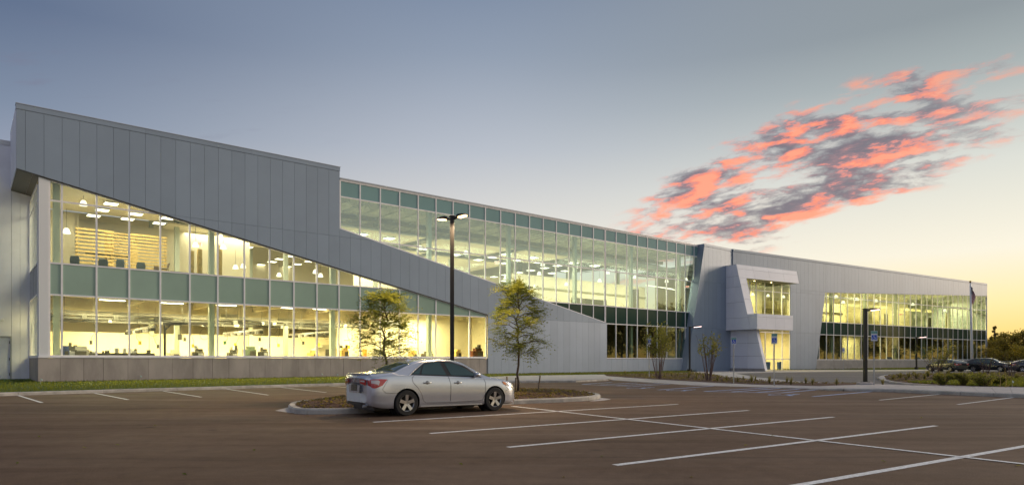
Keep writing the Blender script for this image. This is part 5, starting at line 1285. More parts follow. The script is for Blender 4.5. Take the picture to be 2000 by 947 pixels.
random.seed(5)
SIDE = []
for Y in range(36, 156, 6): SIDE.append((114 + random.uniform(-5, 5) + (14 if Y > 100 else 0), Y + random.uniform(-2, 2)))
for X in range(-70, 98, 13): SIDE.append((X, -95 + random.uniform(-6, 6)))
for Y in range(-50, 32, 9): SIDE.append((112 + random.uniform(-4, 4), Y))
cnt = {True: -1, False: -1}
for (X, Y) in SIDE:
    side = X > 100
    cnt[side] += 1; ii = cnt[side]
    bt(random.choice([0, 1, 0, 1, 2]), (X, Y, 0), random.uniform(1.15, 1.75) * (1 if side else 1.2), 'broad tree, %s from the %s' % (ORD[ii if ii < 30 else 29], 'near end of the dense row right of the car park' if side else 'left in the row behind the camera'), 'tree rows round the car park')

# ------------------------------------------------------------------ lamp posts
def lamp_post(base, h, heads, label, em, w=.19, name='lamp_post', base_blk=True, head=.62, base_h=.35, watt=60):
    base = Vector(base); r = empty(name, tuple(base), label=label, cat='lamp post')
    mb = MB(); mb.box((base.x, base.y, base.z + h / 2), (w * .86, w * .86, h), .12); mb.obj('pole', M_BLACK, r, bevel=.01)
    if base_blk:
        mb = MB(); mb.box((base.x, base.y, base.z + base_h / 2), (w * 1.9, w * 1.9, base_h), .4); mb.obj('base_cover', M_BLACK, r, bevel=.03)
    mb = MB(); mb.box((base.x, base.y, base.z + h + .02), (w * 1.12, w * 1.12, .05), .4); mb.obj('pole_cap', M_BLACK, r)
    for (ang, tilt) in heads:
        d = Vector((math.cos(ang), math.sin(ang), 0)); s = Vector((-d.y, d.x, 0)); p = base + Vector((0, 0, h - .10))
        mb = MB(); mb.tube([p, p + d * .22 + Vector((0, 0, .06))], .045, 8); mb.obj('arm', M_BLACK, r)
        c = p + d * .2 + Vector((0, 0, .05)); up = Vector((0, 0, 1)); L = head; wd = head * .26
        mb = MB(); prof = [(0, .35, .09), (.25, .8, .11), (.6, 1, .08), (1, .75, .03)]
        vs = []
        for f, ws, th_ in prof:
            q = c + d * L * f + up * (.10 * f * L); vs += [q - s * wd * ws, q + s * wd * ws, q + s * wd * ws * .8 + up * th_, q - s * wd * ws * .8 + up * th_]
        mb.add(vs, [(0, 1, 2, 3), (15, 14, 13, 12)] + [(i * 4 + k, (i + 1) * 4 + k, (i + 1) * 4 + (k + 1) % 4, i * 4 + (k + 1) % 4) for i in range(3) for k in range(4)])
        hd = mb.obj('lamp_head', M_BLACK, r, bevel=.008)
        q0 = c + d * L * .3 - up * -.015; mb = MB(); lens = [c + d * L * f + up * (.10 * f * L) + s * wd * y_ for f, y_ in ((.3, -.7), (.92, -.6), (.92, .6), (.3, .7))]
        mb.prism([q - up * .004 for q in lens], up * -.035); mb.obj('lens', em, hd)
        l = bpy.data.lights.new('lamp_glow', 'SPOT'); l.energy = watt; l.color = (1, .72, .42); l.spot_size = R(150); l.spot_blend = .6; l.shadow_soft_size = .12
        lo = bpy.data.objects.new('lamp_glow', l); COL.objects.link(lo); lo.location = c + d * L * .6 - up * .08
    return r
b = A(883, 24.6, .2); lamp_post(b, ZV(424, b.y) - .2, [(R(-35), 0), (R(145), 0)], 'tall black twin-headed lamp post behind the silver car', L_POLE, w=.175, watt=800, head=.50)
b = G(1690, 749, .15); lamp_post(b, ZV(604, b.y) - .15, [(R(5), 0)], 'black single-headed lamp post beside the accessible parking sign', L_POLE2, w=.19, watt=60, head=.6, base_h=.12)
b = A(1347, 74, .05); lamp_post(b, ZV(639, b.y), [(R(5), 0)], 'black lamp post in front of the foot of the leaning wall', L_POLE2, w=.2, watt=90, head=1.2)
b = A(1790, 96, .05); lamp_post(b, ZV(659, b.y), [(R(5), 0)], 'distant black lamp post before the dark far windows', L_POLE2, w=.2, watt=90, head=1.3)
mb = MB(); bb = G(1690, 750, .155); mb.lathe((bb.x, bb.y, .13), [(.42, 0), (.42, .10), (.38, .12)], 20); tag(mb.obj('lamp_footing', M_CONC), 'round concrete footing under the lamp post at the walk', 'footing')
bb = A(883, 24.6, .1); mb = MB(); mb.lathe((bb.x, bb.y, .1), [(.30, 0), (.30, .5), (.27, .53)], 20); tag(mb.obj('lamp_footing', M_CONC), 'round concrete footing of the tall twin lamp post', 'footing')

# ------------------------------------------------------------------ parking signs
def pk_sign(x, vt, vb, vbase, z0, label, header=True, Y=None):
    b = G(x, vbase, z0) if Y is None else A(x, Y, z0); Y = b.y; zt, zb3 = ZV(vt, Y), ZV(vb, Y); w = .30
    r = empty('parking_sign', tuple(b), label=label, cat='sign', group='accessible parking signs'); ang = math.atan2(b.x, b.y) * .6
    d = Vector((math.cos(-ang), math.sin(-ang), 0)); n = Vector((d.y, -d.x, 0))
    mb = MB(); mb.tube([b - Vector((0, 0, .1)), Vector((b.x, b.y, zt - .05))], .032, 8); mb.obj('post', M_GALV, r)
    h = zt - zb3; o = Vector((b.x, b.y, 0)) + n * .045
    P_ = lambda u, z, q=0: o + d * u + Vector((0, 0, z)) + n * q
    mb = MB(); mb.prism([P_(-w / 2, zb3), P_(w / 2, zb3), P_(w / 2, zt), P_(-w / 2, zt)], n * .006); pl = mb.obj('sign_plate', M_WHITE, r)
    if header:
        hs = min(h, .5); mb = MB(); mb.prism([P_(-w / 2 + .015, zt - .14, .008), P_(w / 2 - .015, zt - .14, .008), P_(w / 2 - .015, zt - .015, .008), P_(-w / 2 + .015, zt - .015, .008)], n * .002); mb.obj('header', M_GREEN, pl)
        text_mesh('RESERVED', .05, lambda a, c: P_(a, zt - .05 + c, .012), M_WHITE, pl); text_mesh('PARKING', .05, lambda a, c: P_(a, zt - .105 + c, .012), M_WHITE, pl)
    cz = zb3 + h * (.36 if header else .5); s_ = .12
    mb = MB(); mb.prism([P_(-s_, cz - s_, .008), P_(s_, cz - s_, .008), P_(s_, cz + s_, .008), P_(-s_, cz + s_, .008)], n * .002); mb.obj('blue_square', M_BLUE, pl)
    mb = MB(); wheelchair(mb, lambda a, c: P_((a - .5) * .21, cz + (c - .5) * .21, .0125)); mb.obj('symbol', M_WHITE, pl)
pk_sign(1268, 656, 672, 737, .05, 'accessible parking sign on a thin post before the dark windows')
pk_sign(1433, 658.5, 671.5, 747.5, .05, 'accessible parking sign left of the entrance doors')
pk_sign(1512, 651, 671.5, 751.5, .08, 'accessible parking sign right in front of the entrance doors')
pk_sign(1707, 646, 665.5, 751, .15, 'accessible parking sign right of the near black lamp post')
pk_sign(1647.5, 678.5, 688, 720.5, .05, 'small distant blue sign in front of the far wing plinth', header=False, Y=92)

# ------------------------------------------------------------------ flagpole
b = A(1898.5, 84, .1); r = empty('flagpole', tuple(b), label='white flagpole in front of the right end of the far wing', cat='flagpole')
zt = ZV(552, 84); mb = MB(); mb.tube([b, Vector((b.x - .1, b.y, zt * .5)), Vector((b.x - .22, b.y, zt))], [.17, .14, .07], 12); mb.obj('pole', M_WHITE, r, smooth=True)
mb = MB(); mb.lathe((b.x - .22, b.y, zt), [(.03, 0), (.12, .06), (.14, .14), (.1, .22), (.02, .26)], 12); mb.obj('finial', mat('gold', (.6, .4, .1), .3, metal=1), r, smooth=True)
mb = MB(); mb.lathe((b.x, b.y, .08), [(.4, 0), (.3, .12), (.18, .2)], 14); mb.obj('collar', M_WHITE, r)
# the flag hangs in loose folds from the top
nu, nv = 24, 26; px0 = Vector((b.x - .22, b.y, zt - .3)); vs = []; mb = MB()
Lz = (600 - 557) * 84 / F
for j in range(nv + 1):
    f = j / nv
    for i_ in range(nu + 1):
        g = i_ / nu; wv_ = .10 * math.sin(g * 13 + f * 2) * (1 - .2 * f); hang = g * 1.0
        x = .02 + g * (.36 + .32 * math.sin(math.pi * min(1, f * 1.05 + .1))) ; z = -f * (Lz * .62) - hang * Lz * .36 * (1 - .0 * f) 
        vs.append(px0 + Vector((x + .03 * math.sin(f * 9 + g * 5), wv_, z)))
fs = []; ms = []
for j in range(nv):
    for i_ in range(nu):
        fs.append((j * (nu + 1) + i_, j * (nu + 1) + i_ + 1, (j + 1) * (nu + 1) + i_ + 1, (j + 1) * (nu + 1) + i_))
        ms.append(2 if (i_ < nu * .42 and j < nv * 7 / 13) else (j // 2) % 2)
mb.v = vs; mb.f = fs; mb.m = ms
fl = mb.obj('flag', [M_RED, M_FWHITE, M_NAVY], smooth=True); tag(fl, 'stars and stripes flag hanging limp from the flagpole', 'flag')
mb = MB(); c0 = px0
for a_ in range(4):
    for c_ in range(4):
        i_, j = 1 + a_ * 2.4, 1 + c_ * 3.3; q = vs[int(j) * (nu + 1) + int(i_)]; q = q - Vector((0, .02, 0)); s_ = .035
        pts = [q + Vector((s_ * (1 if k % 2 == 0 else .42) * math.sin(k * math.pi / 5), 0, s_ * (1 if k % 2 == 0 else .42) * math.cos(k * math.pi / 5))) for k in range(10)]
        mb.add(pts, [tuple(range(10))])
sf = mb.obj('stars', M_FWHITE, fl)

# small survey flags and blown leaves
for i, (x, v, z, lab) in enumerate([(79, 750, .13, 'in the grass by the foot of the concrete corner'), (98.5, 742, .13, 'just below the left corner of the plinth'), (274, 742, .13, 'in the grass below the third window bay'), (400, 739, .13, 'in the grass below the fifth window bay'), (628, 737, .13, 'in the grass left of the silver car'),
                                    (658, 738, .13, 'in the grass close behind the silver car'), (973, 731, .1, 'in the grass right of the silver car hood'), (1035, 729, .1, 'in the grass right of the island tree'), (1102, 727, .1, 'in the grass left of the long mulch bed'), (1677, 721, .05, 'in the far grass left of the tall sign'), (1719, 721.5, .05, 'in the far grass right of the tall sign'), (1977, 755, .12, 'on the circle island at the right kerb')]):
    b = G(x, v, z); s_ = b.y / 30; r = empty('survey_flag', tuple(b), label='tiny pale survey flag ' + lab, cat='survey flag', group='survey flags in the grass')
    mb = MB(); mb.tube([b, b + Vector((0, 0, .30))], .006, 4); mb.obj('wire', M_GALV, r); mb = MB(); q = b + Vector((0, 0, .22)); mb.prism([q, q + Vector((.09, .02, -.03)), q + Vector((.10, .02, .05)), q + Vector((0, 0, .1))], (0, .004, 0)); mb.obj('pennant', M_PAPER, r)
random.seed(9)
mb = MB()
for (x, v) in [(76, 851.5), (34, 903), (1176, 890), (1457, 868.5), (1508, 850), (1726, 900), (1990, 908), (720, 817), (710, 820), (230, 868), (303, 830), (496, 878), (165, 873), (360, 925), (1350, 930), (1410, 788), (1640, 780), (1960, 800), (1090, 830), (1330, 818), (600, 812), (1800, 815), (900, 905), (1100, 930)]:
    p = G(x, v, .01); a = random.uniform(0, 6); s_ = .045; u = Vector((math.cos(a), math.sin(a), .25)) * s_; w_ = Vector((-math.sin(a), math.cos(a), .1)) * s_ * .5
    mb.add([p - u, p + w_, p + u, p - w_ + Vector((0, 0, .015))], [(0, 1, 2, 3)])
tag(mb.obj('fallen_leaves', M_LEAFB), 'few dry leaves blown over the asphalt', 'leaves', kind='stuff')

# ------------------------------------------------------------------ cars
def cr(xs, ys, x):
    """smooth interpolation through (xs, ys), monotone cubic"""
    n = len(xs)
    if x <= xs[0]: return ys[0]
    if x >= xs[-1]: return ys[-1]
    i = max(k for k in range(n - 1) if xs[k] <= x)
    d = [(ys[k + 1] - ys[k]) / (xs[k + 1] - xs[k]) for k in range(n - 1)]
    def m(k):
        if k == 0: return d[0]
        if k == n - 1: return d[-1]
        return 0 if d[k - 1] * d[k] <= 0 else 2 * d[k - 1] * d[k] / (d[k - 1] + d[k])
    h = xs[i + 1] - xs[i]; t_ = (x - xs[i]) / h
    return (2 * t_**3 - 3 * t_**2 + 1) * ys[i] + (t_**3 - 2 * t_**2 + t_) * h * m(i) + (-2 * t_**3 + 3 * t_**2) * ys[i + 1] + (t_**3 - t_**2) * h * m(i + 1)
SEDAN = dict(
    L=4.81, axles=(1.04, 3.84), R=.335, L_arch=.375,
    top=[(0, .98), (.06, 1.075), (.16, 1.10), (.42, 1.115), (.72, 1.155), (1.10, 1.30), (1.55, 1.425), (2.0, 1.468), (2.45, 1.470), (2.85, 1.42), (3.2, 1.25), (3.58, 1.04), (3.75, .985), (4.1, .935), (4.45, .85), (4.68, .72), (4.78, .58), (4.81, .50)],
    belt=[(0, .90), (.2, 1.0), (.6, 1.045), (1.0, 1.03), (2.0, .985), (3.0, .935), (3.6, .90), (4.1, .84), (4.5, .74), (4.7, .62), (4.81, .46)],
    wid=[(0, .62), (.05, .74), (.14, .82), (.30, .865), (.7, .900), (1.2, .910), (2.4, .905), (3.6, .905), (4.1, .89), (4.4, .85), (4.62, .75), (4.75, .62), (4.81, .50)],
    roofw=[(0, .60), (.1, .72), (.5, .74), (.9, .70), (1.3, .60), (2.0, .575), (2.6, .575), (3.0, .62), (3.5, .73), (3.8, .80), (4.2, .76), (4.6, .60), (4.81, .42)],
    bot=[(0, .36), (.12, .27), (.5, .20), (1.0, .19), (3.8, .18), (4.4, .17), (4.7, .20), (4.81, .26)])
class Body:
    def __init__(s, D): s.D = D; s.N = 34
    def g(s, k, x): return cr([p[0] for p in s.D[k]], [p[1] for p in s.D[k]], x)
    def section(s, x):
        zt, zb, w, rw, z0 = s.g('top', x), s.g('belt', x), s.g('wid', x), s.g('roofw', x), s.g('bot', x)
        zb = min(zb, zt - .03); hgt = zb - z0
        up = zt - zb                    # greenhouse height here
        pts = [(0, z0), (w * .82, z0), (w * .965, z0 + .05), (w * .995, z0 + hgt * .30), (w, z0 + hgt * .52), (w * .985, z0 + hgt * .80), (w * .955, zb)]
        if up > .12: pts += [(w * .935, zb + .025), (rw + (w * .935 - rw) * .42, zb + up * .52), (rw + .03, zt - up * .14 - .02), (rw * .90, zt - .035), (rw * .5, zt - .008), (0, zt)]
        else:
            pts += [(w * .93, zb + up * .30), (w * .90, zb + up * .55), (w * .84, zb + up * .72), (w * .70, zb + up * .88), (w * .4, zb + up * .98), (0, zt)]
        # arc-length-free Catmull-Rom through the points
        out = []; n = len(pts)
        for i in range(n - 1):
            p0, p1, p2, p3 = pts[max(0, i - 1)], pts[i], pts[i + 1], pts[min(n - 1, i + 2)]
            for j in range(3):
                t_ = j / 3
                f = lambda a: .5 * ((2 * p1[a]) + (p2[a] - p0[a]) * t_ + (2 * p0[a] - 5 * p1[a] + 4 * p2[a] - p3[a]) * t_**2 + (3 * p1[a] - p0[a] - 3 * p2[a] + p3[a]) * t_**3)
                out.append((max(0, f(0)), f(1)))
        out.append(pts[-1]); return out
    def side(s, x, z):
        sec = s.section(x)
        best = None
        for a, b in zip(sec[3:-1], sec[4:]):
            if (a[1] - z) * (b[1] - z) <= 0 and abs(a[1] - b[1]) > 1e-6:
                t_ = (z - a[1]) / (b[1] - a[1]); best = a[0] + (b[0] - a[0]) * t_
        return best if best is not None else sec[-8][0]
    def topz(s, x, y):
        sec = s.section(x)[::-1]
        for a, b in zip(sec[:-1], sec[1:]):
            if a[0] <= y <= b[0] and b[0] > a[0]:
                return a[1] + (b[1] - a[1]) * (y - a[0]) / (b[0] - a[0])
        return sec[0][1]
M_SILVER = mat('silver_paint', (.58, .61, .67), .24, metal=.65, var=.02, coat=.8)
M_CHAR = mat('charcoal_paint', (.05, .055, .06), .25, metal=.5, coat=1)
M_DKCAR = mat('black_blue_paint', (.018, .02, .024), .22, metal=.3, coat=1)
M_CGLASS = mat('car_glass', (.022, .060, .062), .03, spec=.9)
M_TYRE = mat('tyre_rubber', (.018, .018, .018), .85, var=.2, scale=30)
M_RIM = mat('alloy_rim', (.55, .54, .52), .3, metal=.85)
M_TAIL = mat('tail_lamp_red', (.55, .012, .015), .12, coat=1)
M_TAILC = mat('tail_lamp_clear', (.75, .68, .66), .1, coat=1)
M_HEADL = mat('head_lamp_glass', (.70, .66, .60), .08, coat=1)
M_AMBER = mat('amber_marker', (.7, .22, .04), .15, coat=1)
M_TRIM = mat('black_trim', (.015, .015, .016), .45)
M_SEAT = mat('seat_cloth', (.09, .09, .09), .9)
def build_car(D, paint, name, label, detail=True):
    """the car in its own coordinates: x forward from the rear bumper, y to the left, z up"""
    B = Body(D); L = D['L']; r = empty(name, (0, 0, 0), label=label, cat='car')
    xs = sorted(set([0, .02, .05, .09, .14, .2] + [L * i / 62 for i in range(3, 60)] + [L - .2, L - .13, L - .08, L - .04, L - .015, L]))
    secs = [B.section(x) for x in xs]; n = len(secs[0]); ring = 2 * n - 2; vs = []
    def bulge(x, y, z):
        # the nose and tail are rounded in plan
        if x < .10: return x - .04 * 0 + .10 * (abs(y) / .8) ** 2.4 * (1 - x / .10)
        if x > L - .10: return x - .20 * (abs(y) / .6) ** 2 * (1 - (L - x) / .10) * .6
        return x
    for x, sec in zip(xs, secs):
        loop_ = [(y, z) for y, z in sec] + [(-y, z) for y, z in sec[-2:0:-1]]
        vs += [(bulge(x, y, z), y, z) for y, z in loop_]
    fs = [(i * ring + k, i * ring + (k + 1) % ring, (i + 1) * ring + (k + 1) % ring, (i + 1) * ring + k) for i in range(len(xs) - 1) for k in range(ring)]
    fs += [tuple(range(ring)), tuple(range((len(xs) - 1) * ring + ring - 1, (len(xs) - 1) * ring - 1, -1))]
    mb = MB(); mb.add(vs, fs); body = mb.obj('body', [paint, M_TRIM], r, smooth=True)
    # cut the wheel arches out of the shell
    cut = MB()
    for ax in D['axles']:
        for sgn in (-1, 1):
            cut.tube([(ax, sgn * .60, D['R'] + .005), (ax, sgn * 1.1, D['R'] + .005)], D['L_arch'], 36)
    co = cut.obj('cutter', [paint, M_TRIM]); 
    for p in co.data.polygons: p.material_index = 1
    md = body.modifiers.new('arch', 'BOOLEAN'); md.operation = 'DIFFERENCE'; md.object = co; md.solver = 'EXACT'
    bpy.context.view_layer.update(); dg = bpy.context.evaluated_depsgraph_get()
    me = bpy.data.meshes.new_from_object(body.evaluated_get(dg)); old = body.data; body.modifiers.clear(); body.data = me; me.name = 'body'
    bpy.data.objects.remove(co); 
    me.polygons.foreach_set('use_smooth', [True] * len(me.polygons))
    bm = bmesh.new(); bm.from_mesh(me)
    for e in bm.edges:
        if len(e.link_faces) == 2 and e.calc_face_angle(0) > R(38): e.smooth = False
    bm.to_mesh(me); bm.free()
    def patch(bot_, top_, m, nm, off=.006, sgns=(-1, 1), nu_=14, nv_=5, par=None, thick=.004):
        """skin patch on the side between two (x, z) polylines"""
        def at_(pl, f):
            f *= len(pl) - 1; i = min(int(f), len(pl) - 2); f -= i; return pl[i][0] + (pl[i + 1][0] - pl[i][0]) * f, pl[i][1] + (pl[i + 1][1] - pl[i][1]) * f
        res = []
        for sg in sgns:
            mb = MB(); vs = []
            for i in range(nu_ + 1):
                a, b_ = at_(bot_, i / nu_), at_(top_, i / nu_)
                for j in range(nv_ + 1):
                    x = a[0] + (b_[0] - a[0]) * j / nv_; z = a[1] + (b_[1] - a[1]) * j / nv_; y = B.side(x, z) + off; vs.append((bulge(x, y, z) if x < .1 else x, sg * y, z))
            N_ = len(vs); vs += [(x, y - sg * (off + thick), z) for x, y, z in vs]
            f_ = [(i * (nv_ + 1) + j, (i + 1) * (nv_ + 1) + j, (i + 1) * (nv_ + 1) + j + 1, i * (nv_ + 1) + j + 1) for i in range(nu_) for j in range(nv_)]
            bd = [j for j in range(nv_ + 1)] + [i * (nv_ + 1) + nv_ for i in range(1, nu_ + 1)] + [nu_ * (nv_ + 1) + j for j in range(nv_ - 1, -1, -1)] + [i * (nv_ + 1) for i in range(nu_ - 1, 0, -1)]
            f_ += [(bd[k], bd[(k + 1) % len(bd)], bd[(k + 1) % len(bd)] + N_, bd[k] + N_) for k in range(len(bd))]
            mb.add(vs, f_); o = mb.obj(nm, m, par or r, smooth=True); res.append(o)
            bm = bmesh.new(); bm.from_mesh(o.data)
            for e in bm.edges:
                if len(e.link_faces) == 2 and e.calc_face_angle(0) > R(40): e.smooth = False
            bm.to_mesh(o.data); bm.free()
        return res
    def line(pts, sgns=(-1, 1), rad=.006, m=M_TRIM, nm='door_seam', off=.0):
        for sg in sgns:
            q = []
            for (x0, z0), (x1, z1) in zip(pts[:-1], pts[1:]):
                k_ = max(1, int(math.hypot(x1 - x0, z1 - z0) / .06))
                q += [(x0 + (x1 - x0) * j / k_, z0 + (z1 - z0) * j / k_) for j in range(k_)]
            q.append(pts[-1]); mb = MB(); mb.tube([(x, sg * (B.side(x, z) + off), z) for x, z in q], rad, 5); mb.obj(nm, m, r)
    def toppatch(x0, x1, w0, w1, m, nm, off=.006, bow=.0):
        mb = MB(); vs = []; nu_, nv_ = 8, 12
        for i in range(nu_ + 1):
            for j in range(nv_ + 1):
                v = -1 + 2 * j / nv_; x = x0 + (x1 - x0) * i / nu_ + bow * (1 - v * v); w = w0 + (w1 - w0) * i / nu_; y = v * w; vs.append((x, y, B.topz(x, abs(y)) + off))
        N_ = len(vs); vs += [(x, y, z - off - .004) for x, y, z in vs]
        f_ = [(i * (nv_ + 1) + j, (i + 1) * (nv_ + 1) + j, (i + 1) * (nv_ + 1) + j + 1, i * (nv_ + 1) + j + 1) for i in range(nu_) for j in range(nv_)]
        bd = [j for j in range(nv_ + 1)] + [i * (nv_ + 1) + nv_ for i in range(1, nu_ + 1)] + [nu_ * (nv_ + 1) + j for j in range(nv_ - 1, -1, -1)] + [i * (nv_ + 1) for i in range(nu_ - 1, 0, -1)]
        f_ += [(bd[k], bd[(k + 1) % len(bd)], bd[(k + 1) % len(bd)] + N_, bd[k] + N_) for k in range(len(bd))]
        mb.add(vs, f_); return mb.obj(nm, m, r, smooth=True)
    W_ = D.get('win')
    if W_ is None:
        # rear quarter, rear door, front door glass; black frames between them
        patch([(1.16, 1.055), (3.42, .955)], [(1.70, 1.36), (2.15, 1.405), (2.55, 1.395), (2.95, 1.26), (3.40, .975)], M_TRIM, 'window_surround', .004, nu_=26, nv_=6)
        patch([(1.23, 1.075), (1.44, 1.07)], [(1.56, 1.255), (1.60, 1.27)], M_CGLASS, 'quarter_glass', .009)
        patch([(1.50, 1.07), (2.28, 1.035)], [(1.66, 1.31), (1.95, 1.375), (2.18, 1.382)], M_CGLASS, 'rear_door_glass', .009)
        patch([(2.42, 1.03), (3.28, .985)], [(2.33, 1.372), (2.60, 1.352), (2.92, 1.225), (3.26, 1.01)], M_CGLASS, 'front_door_glass', .009)
        line([(1.14, 1.045), (1.68, 1.375), (2.15, 1.42), (2.6, 1.405), (3.0, 1.25), (3.46, .965)], rad=.009, m=M_RIM, nm='window_trim', off=.002)
        toppatch(.74, 1.36, .70, .54, M_CGLASS, 'rear_window', bow=-.06); toppatch(3.46, 2.86, .70, .56, M_CGLASS, 'windscreen', bow=.07)
    else:
        patch(*W_[0], M_CGLASS, 'rear_side_glass', .008); patch(*W_[1], M_CGLASS, 'front_side_glass', .008)
        toppatch(*W_[2], M_CGLASS, 'rear_window', bow=-.03); toppatch(*W_[3], M_CGLASS, 'windscreen', bow=.06)
    # wheels: tyre, rim, five double spokes
    for ax in D['axles']:
        for sg in (-1, 1):
            yo = sg * .80; RR = D['R']; w = .205
            prof = [(RR * .64, -.5), (RR * .93, -.5), (RR, -.36), (RR, .36), (RR * .93, .5), (RR * .64, .5)]
            mb = MB(); nn = 36; vs = [(ax + rr * math.cos(2 * math.pi * k / nn), yo + q * w, RR + rr * math.sin(2 * math.pi * k / nn)) for rr, q in prof for k in range(nn)]; m_ = len(prof)
            mb.add(vs, [(i * nn + k, i * nn + (k + 1) % nn, ((i + 1) % m_) * nn + (k + 1) % nn, ((i + 1) % m_) * nn + k) for i in range(m_) for k in range(nn)])
            wheel = mb.obj('wheel', M_TYRE, r, smooth=False)
            mb = MB(); prof = [(RR * .65, .36), (RR * .70, .47), (RR * .66, .50), (RR * .60, .42), (RR * .59, -.2), (RR * .64, -.2)]
            m_ = len(prof); vs = [(ax + rr * math.cos(2 * math.pi * k / nn), yo + sg * q * w, RR + rr * math.sin(2 * math.pi * k / nn)) for rr, q in prof for k in range(nn)]
            mb.add(vs, [(i * nn + k, i * nn + (k + 1) % nn, ((i + 1) % m_) * nn + (k + 1) % nn, ((i + 1) % m_) * nn + k) for i in range(m_) for k in range(nn)])
            mb.tube([(ax, yo + sg * w * .1, RR), (ax, yo + sg * w * .40, RR)], .055, 16)
            for s_ in range(5):
                a = R(90) + s_ * R(72)
                for off_ in (-.13, .13):
                    e = Vector((math.cos(a), 0, math.sin(a))); f = Vector((-math.sin(a), 0, math.cos(a))); c0 = Vector((ax, yo + sg * w * .30, RR))
                    p0, p1 = c0 + e * .035 + f * off_ * .12, c0 + e * RR * .63 + f * off_ * .17 + Vector((0, sg * w * .10, 0)); hw = .021
                    mb.prism([p0 - f * hw, p0 + f * hw, p1 + f * hw * 1.05, p1 - f * hw * 1.05], Vector((0, sg * .03, 0)))
            mb.obj('rim', M_RIM, wheel)
            mb = MB(); mb.tube([(ax, yo - sg * w * .25, RR), (ax, yo - sg * w * .15, RR)], RR * .6, 24); mb.obj('brake_disc', M_TRIM, wheel)
            mb = MB(); mb.tube([(ax, sg * .50, RR), (ax, sg * .62, RR)], D['L_arch'] * .99, 24); mb.obj('wheel_well', M_TRIM, r)
    mb = MB(); mb.prism([(.25, -.62, .16), (L - .3, -.62, .16), (L - .3, .62, .16), (.25, .62, .16)], (0, 0, .08)); mb.obj('underbody', M_TRIM, r)
    # mirrors
    mx_ = D.get('mirror', (3.18, 1.0))
    for sg in (-1, 1):
        yb = B.side(mx_[0], mx_[1]); mb = MB(); c = Vector((mx_[0], sg * (yb + .13), mx_[1] + .04)); rings_ = []
        for i, (dx_, k_) in enumerate([(-.07, .55), (-.06, .95), (0, 1), (.07, .8), (.12, .35)]):
            rings_ += [c + Vector((dx_, .11 * k_ * math.cos(a), .075 * k_ * math.sin(a))) for a in [j * math.pi / 5 for j in range(10)]]
        mb.add(rings_, [tuple(range(10)), tuple(range(49, 39, -1))] + [(i * 10 + k, i * 10 + (k + 1) % 10, (i + 1) * 10 + (k + 1) % 10, (i + 1) * 10 + k) for i in range(4) for k in range(10)])
        mr = mb.obj('mirror', paint, r, smooth=True); mb = MB(); mb.tube([(mx_[0], sg * (yb - .02), mx_[1] - .01), (mx_[0], sg * (yb + .07), mx_[1])], .03, 6); mb.obj('mirror_foot', M_TRIM, mr)
    # lamps
    patch([(.015, .80), (.10, .745), (.18, .73), (.36, .80)], [(.015, .93), (.10, .955), (.30, .965), (.50, .955)], M_TAIL, 'tail_lamp', .010, nu_=16)
    for sg in (-1, 1):
        mb = MB(); mb.prism([(.03 - .006, sg * .62, .80), (-.006, sg * .36, .86), (-.006, sg * .36, .94), (.03 - .006, sg * .62, .95)][::sg], (-.012, 0, 0)); mb.obj('tail_lamp', M_TAIL, r)
        mb = MB(); mb.prism([(.004, sg * .60, .885), (-.018, sg * .40, .89), (-.018, sg * .40, .925), (.004, sg * .60, .93)][::sg], (-.006, 0, 0)); mb.obj('reversing_lamp', M_TAILC, r)
    patch([(.10, .86), (.24, .83), (.26, .80)], [(.10, .935), (.26, .935), (.30, .90)], M_TAILC, 'reversing_lamp', .013)
    hx = L - 4.81
    patch([(4.22 + hx, .735), (4.45 + hx, .66), (4.60 + hx, .60)], [(4.16 + hx, .83), (4.42 + hx, .76), (4.62 + hx, .66)], M_HEADL, 'head_lamp', .010)
    patch([(4.16 + hx, .76), (4.28 + hx, .71)], [(4.13 + hx, .825), (4.24 + hx, .80)], M_AMBER, 'side_marker', .014)
    if detail:
        line([(2.30, 1.03), (2.37, .80), (2.36, .34)]); line([(3.46, .93), (3.52, .80), (3.50, .50), (3.40, .32), (2.36, .30)])
        line([(1.30, 1.06), (1.20, .98), (1.22, .86), (1.36, .72), (1.47, .55), (1.52, .38), (1.60, .32), (2.36, .30)])
        line([(.52, .95), (.36, .70), (.46, .60), (.80, .60)], rad=.005, nm='bumper_seam'); line([(4.12, .84), (4.28, .66), (4.35, .58), (4.22, .56)], rad=.005, nm='bumper_seam')
        line([(1.45, .235), (3.40, .22)], rad=.028, m=paint, nm='sill_skirt', off=-.012)
        line([(.62, 1.045), (3.9, .88)], rad=.004, nm='shoulder_crease', m=paint)
        for hx_ in (1.64, 2.60):
            for sg in (-1, 1):
                z = .845 - (hx_ - 1.64) * .02; y = B.side(hx_, z); mb = MB(); mb.tube([(hx_ - .12, sg * (y + .005), z), (hx_ - .08, sg * (y + .035), z), (hx_ + .08, sg * (y + .035), z), (hx_ + .12, sg * (y + .005), z)], [.012, .017, .017, .012], 8)
                hd = mb.obj('door_handle', M_RIM, r, smooth=True); mb = MB(); mb.tube([(hx_, sg * (y - .01), z), (hx_, sg * (y + .006), z)], .045, 14); mb.obj('handle_recess', M_TRIM, hd)
        # boot lid: lip spoiler, seam, plate, badge, bumper insert
        mb = MB(); vs = []; nn = 14
        for i in range(nn + 1):
            y = -.66 + 1.32 * i / nn; f = 1 - abs(y / .66) ** 4 * .6; x = .03 + .10 * (abs(y) / .66) ** 2.2; z = 1.068 + .02 * f
            vs += [(x + .03, y, z - .02), (x - .025, y, z - .004), (x - .02, y, z + .012 * f), (x + .14, y, z + .014 * f)]
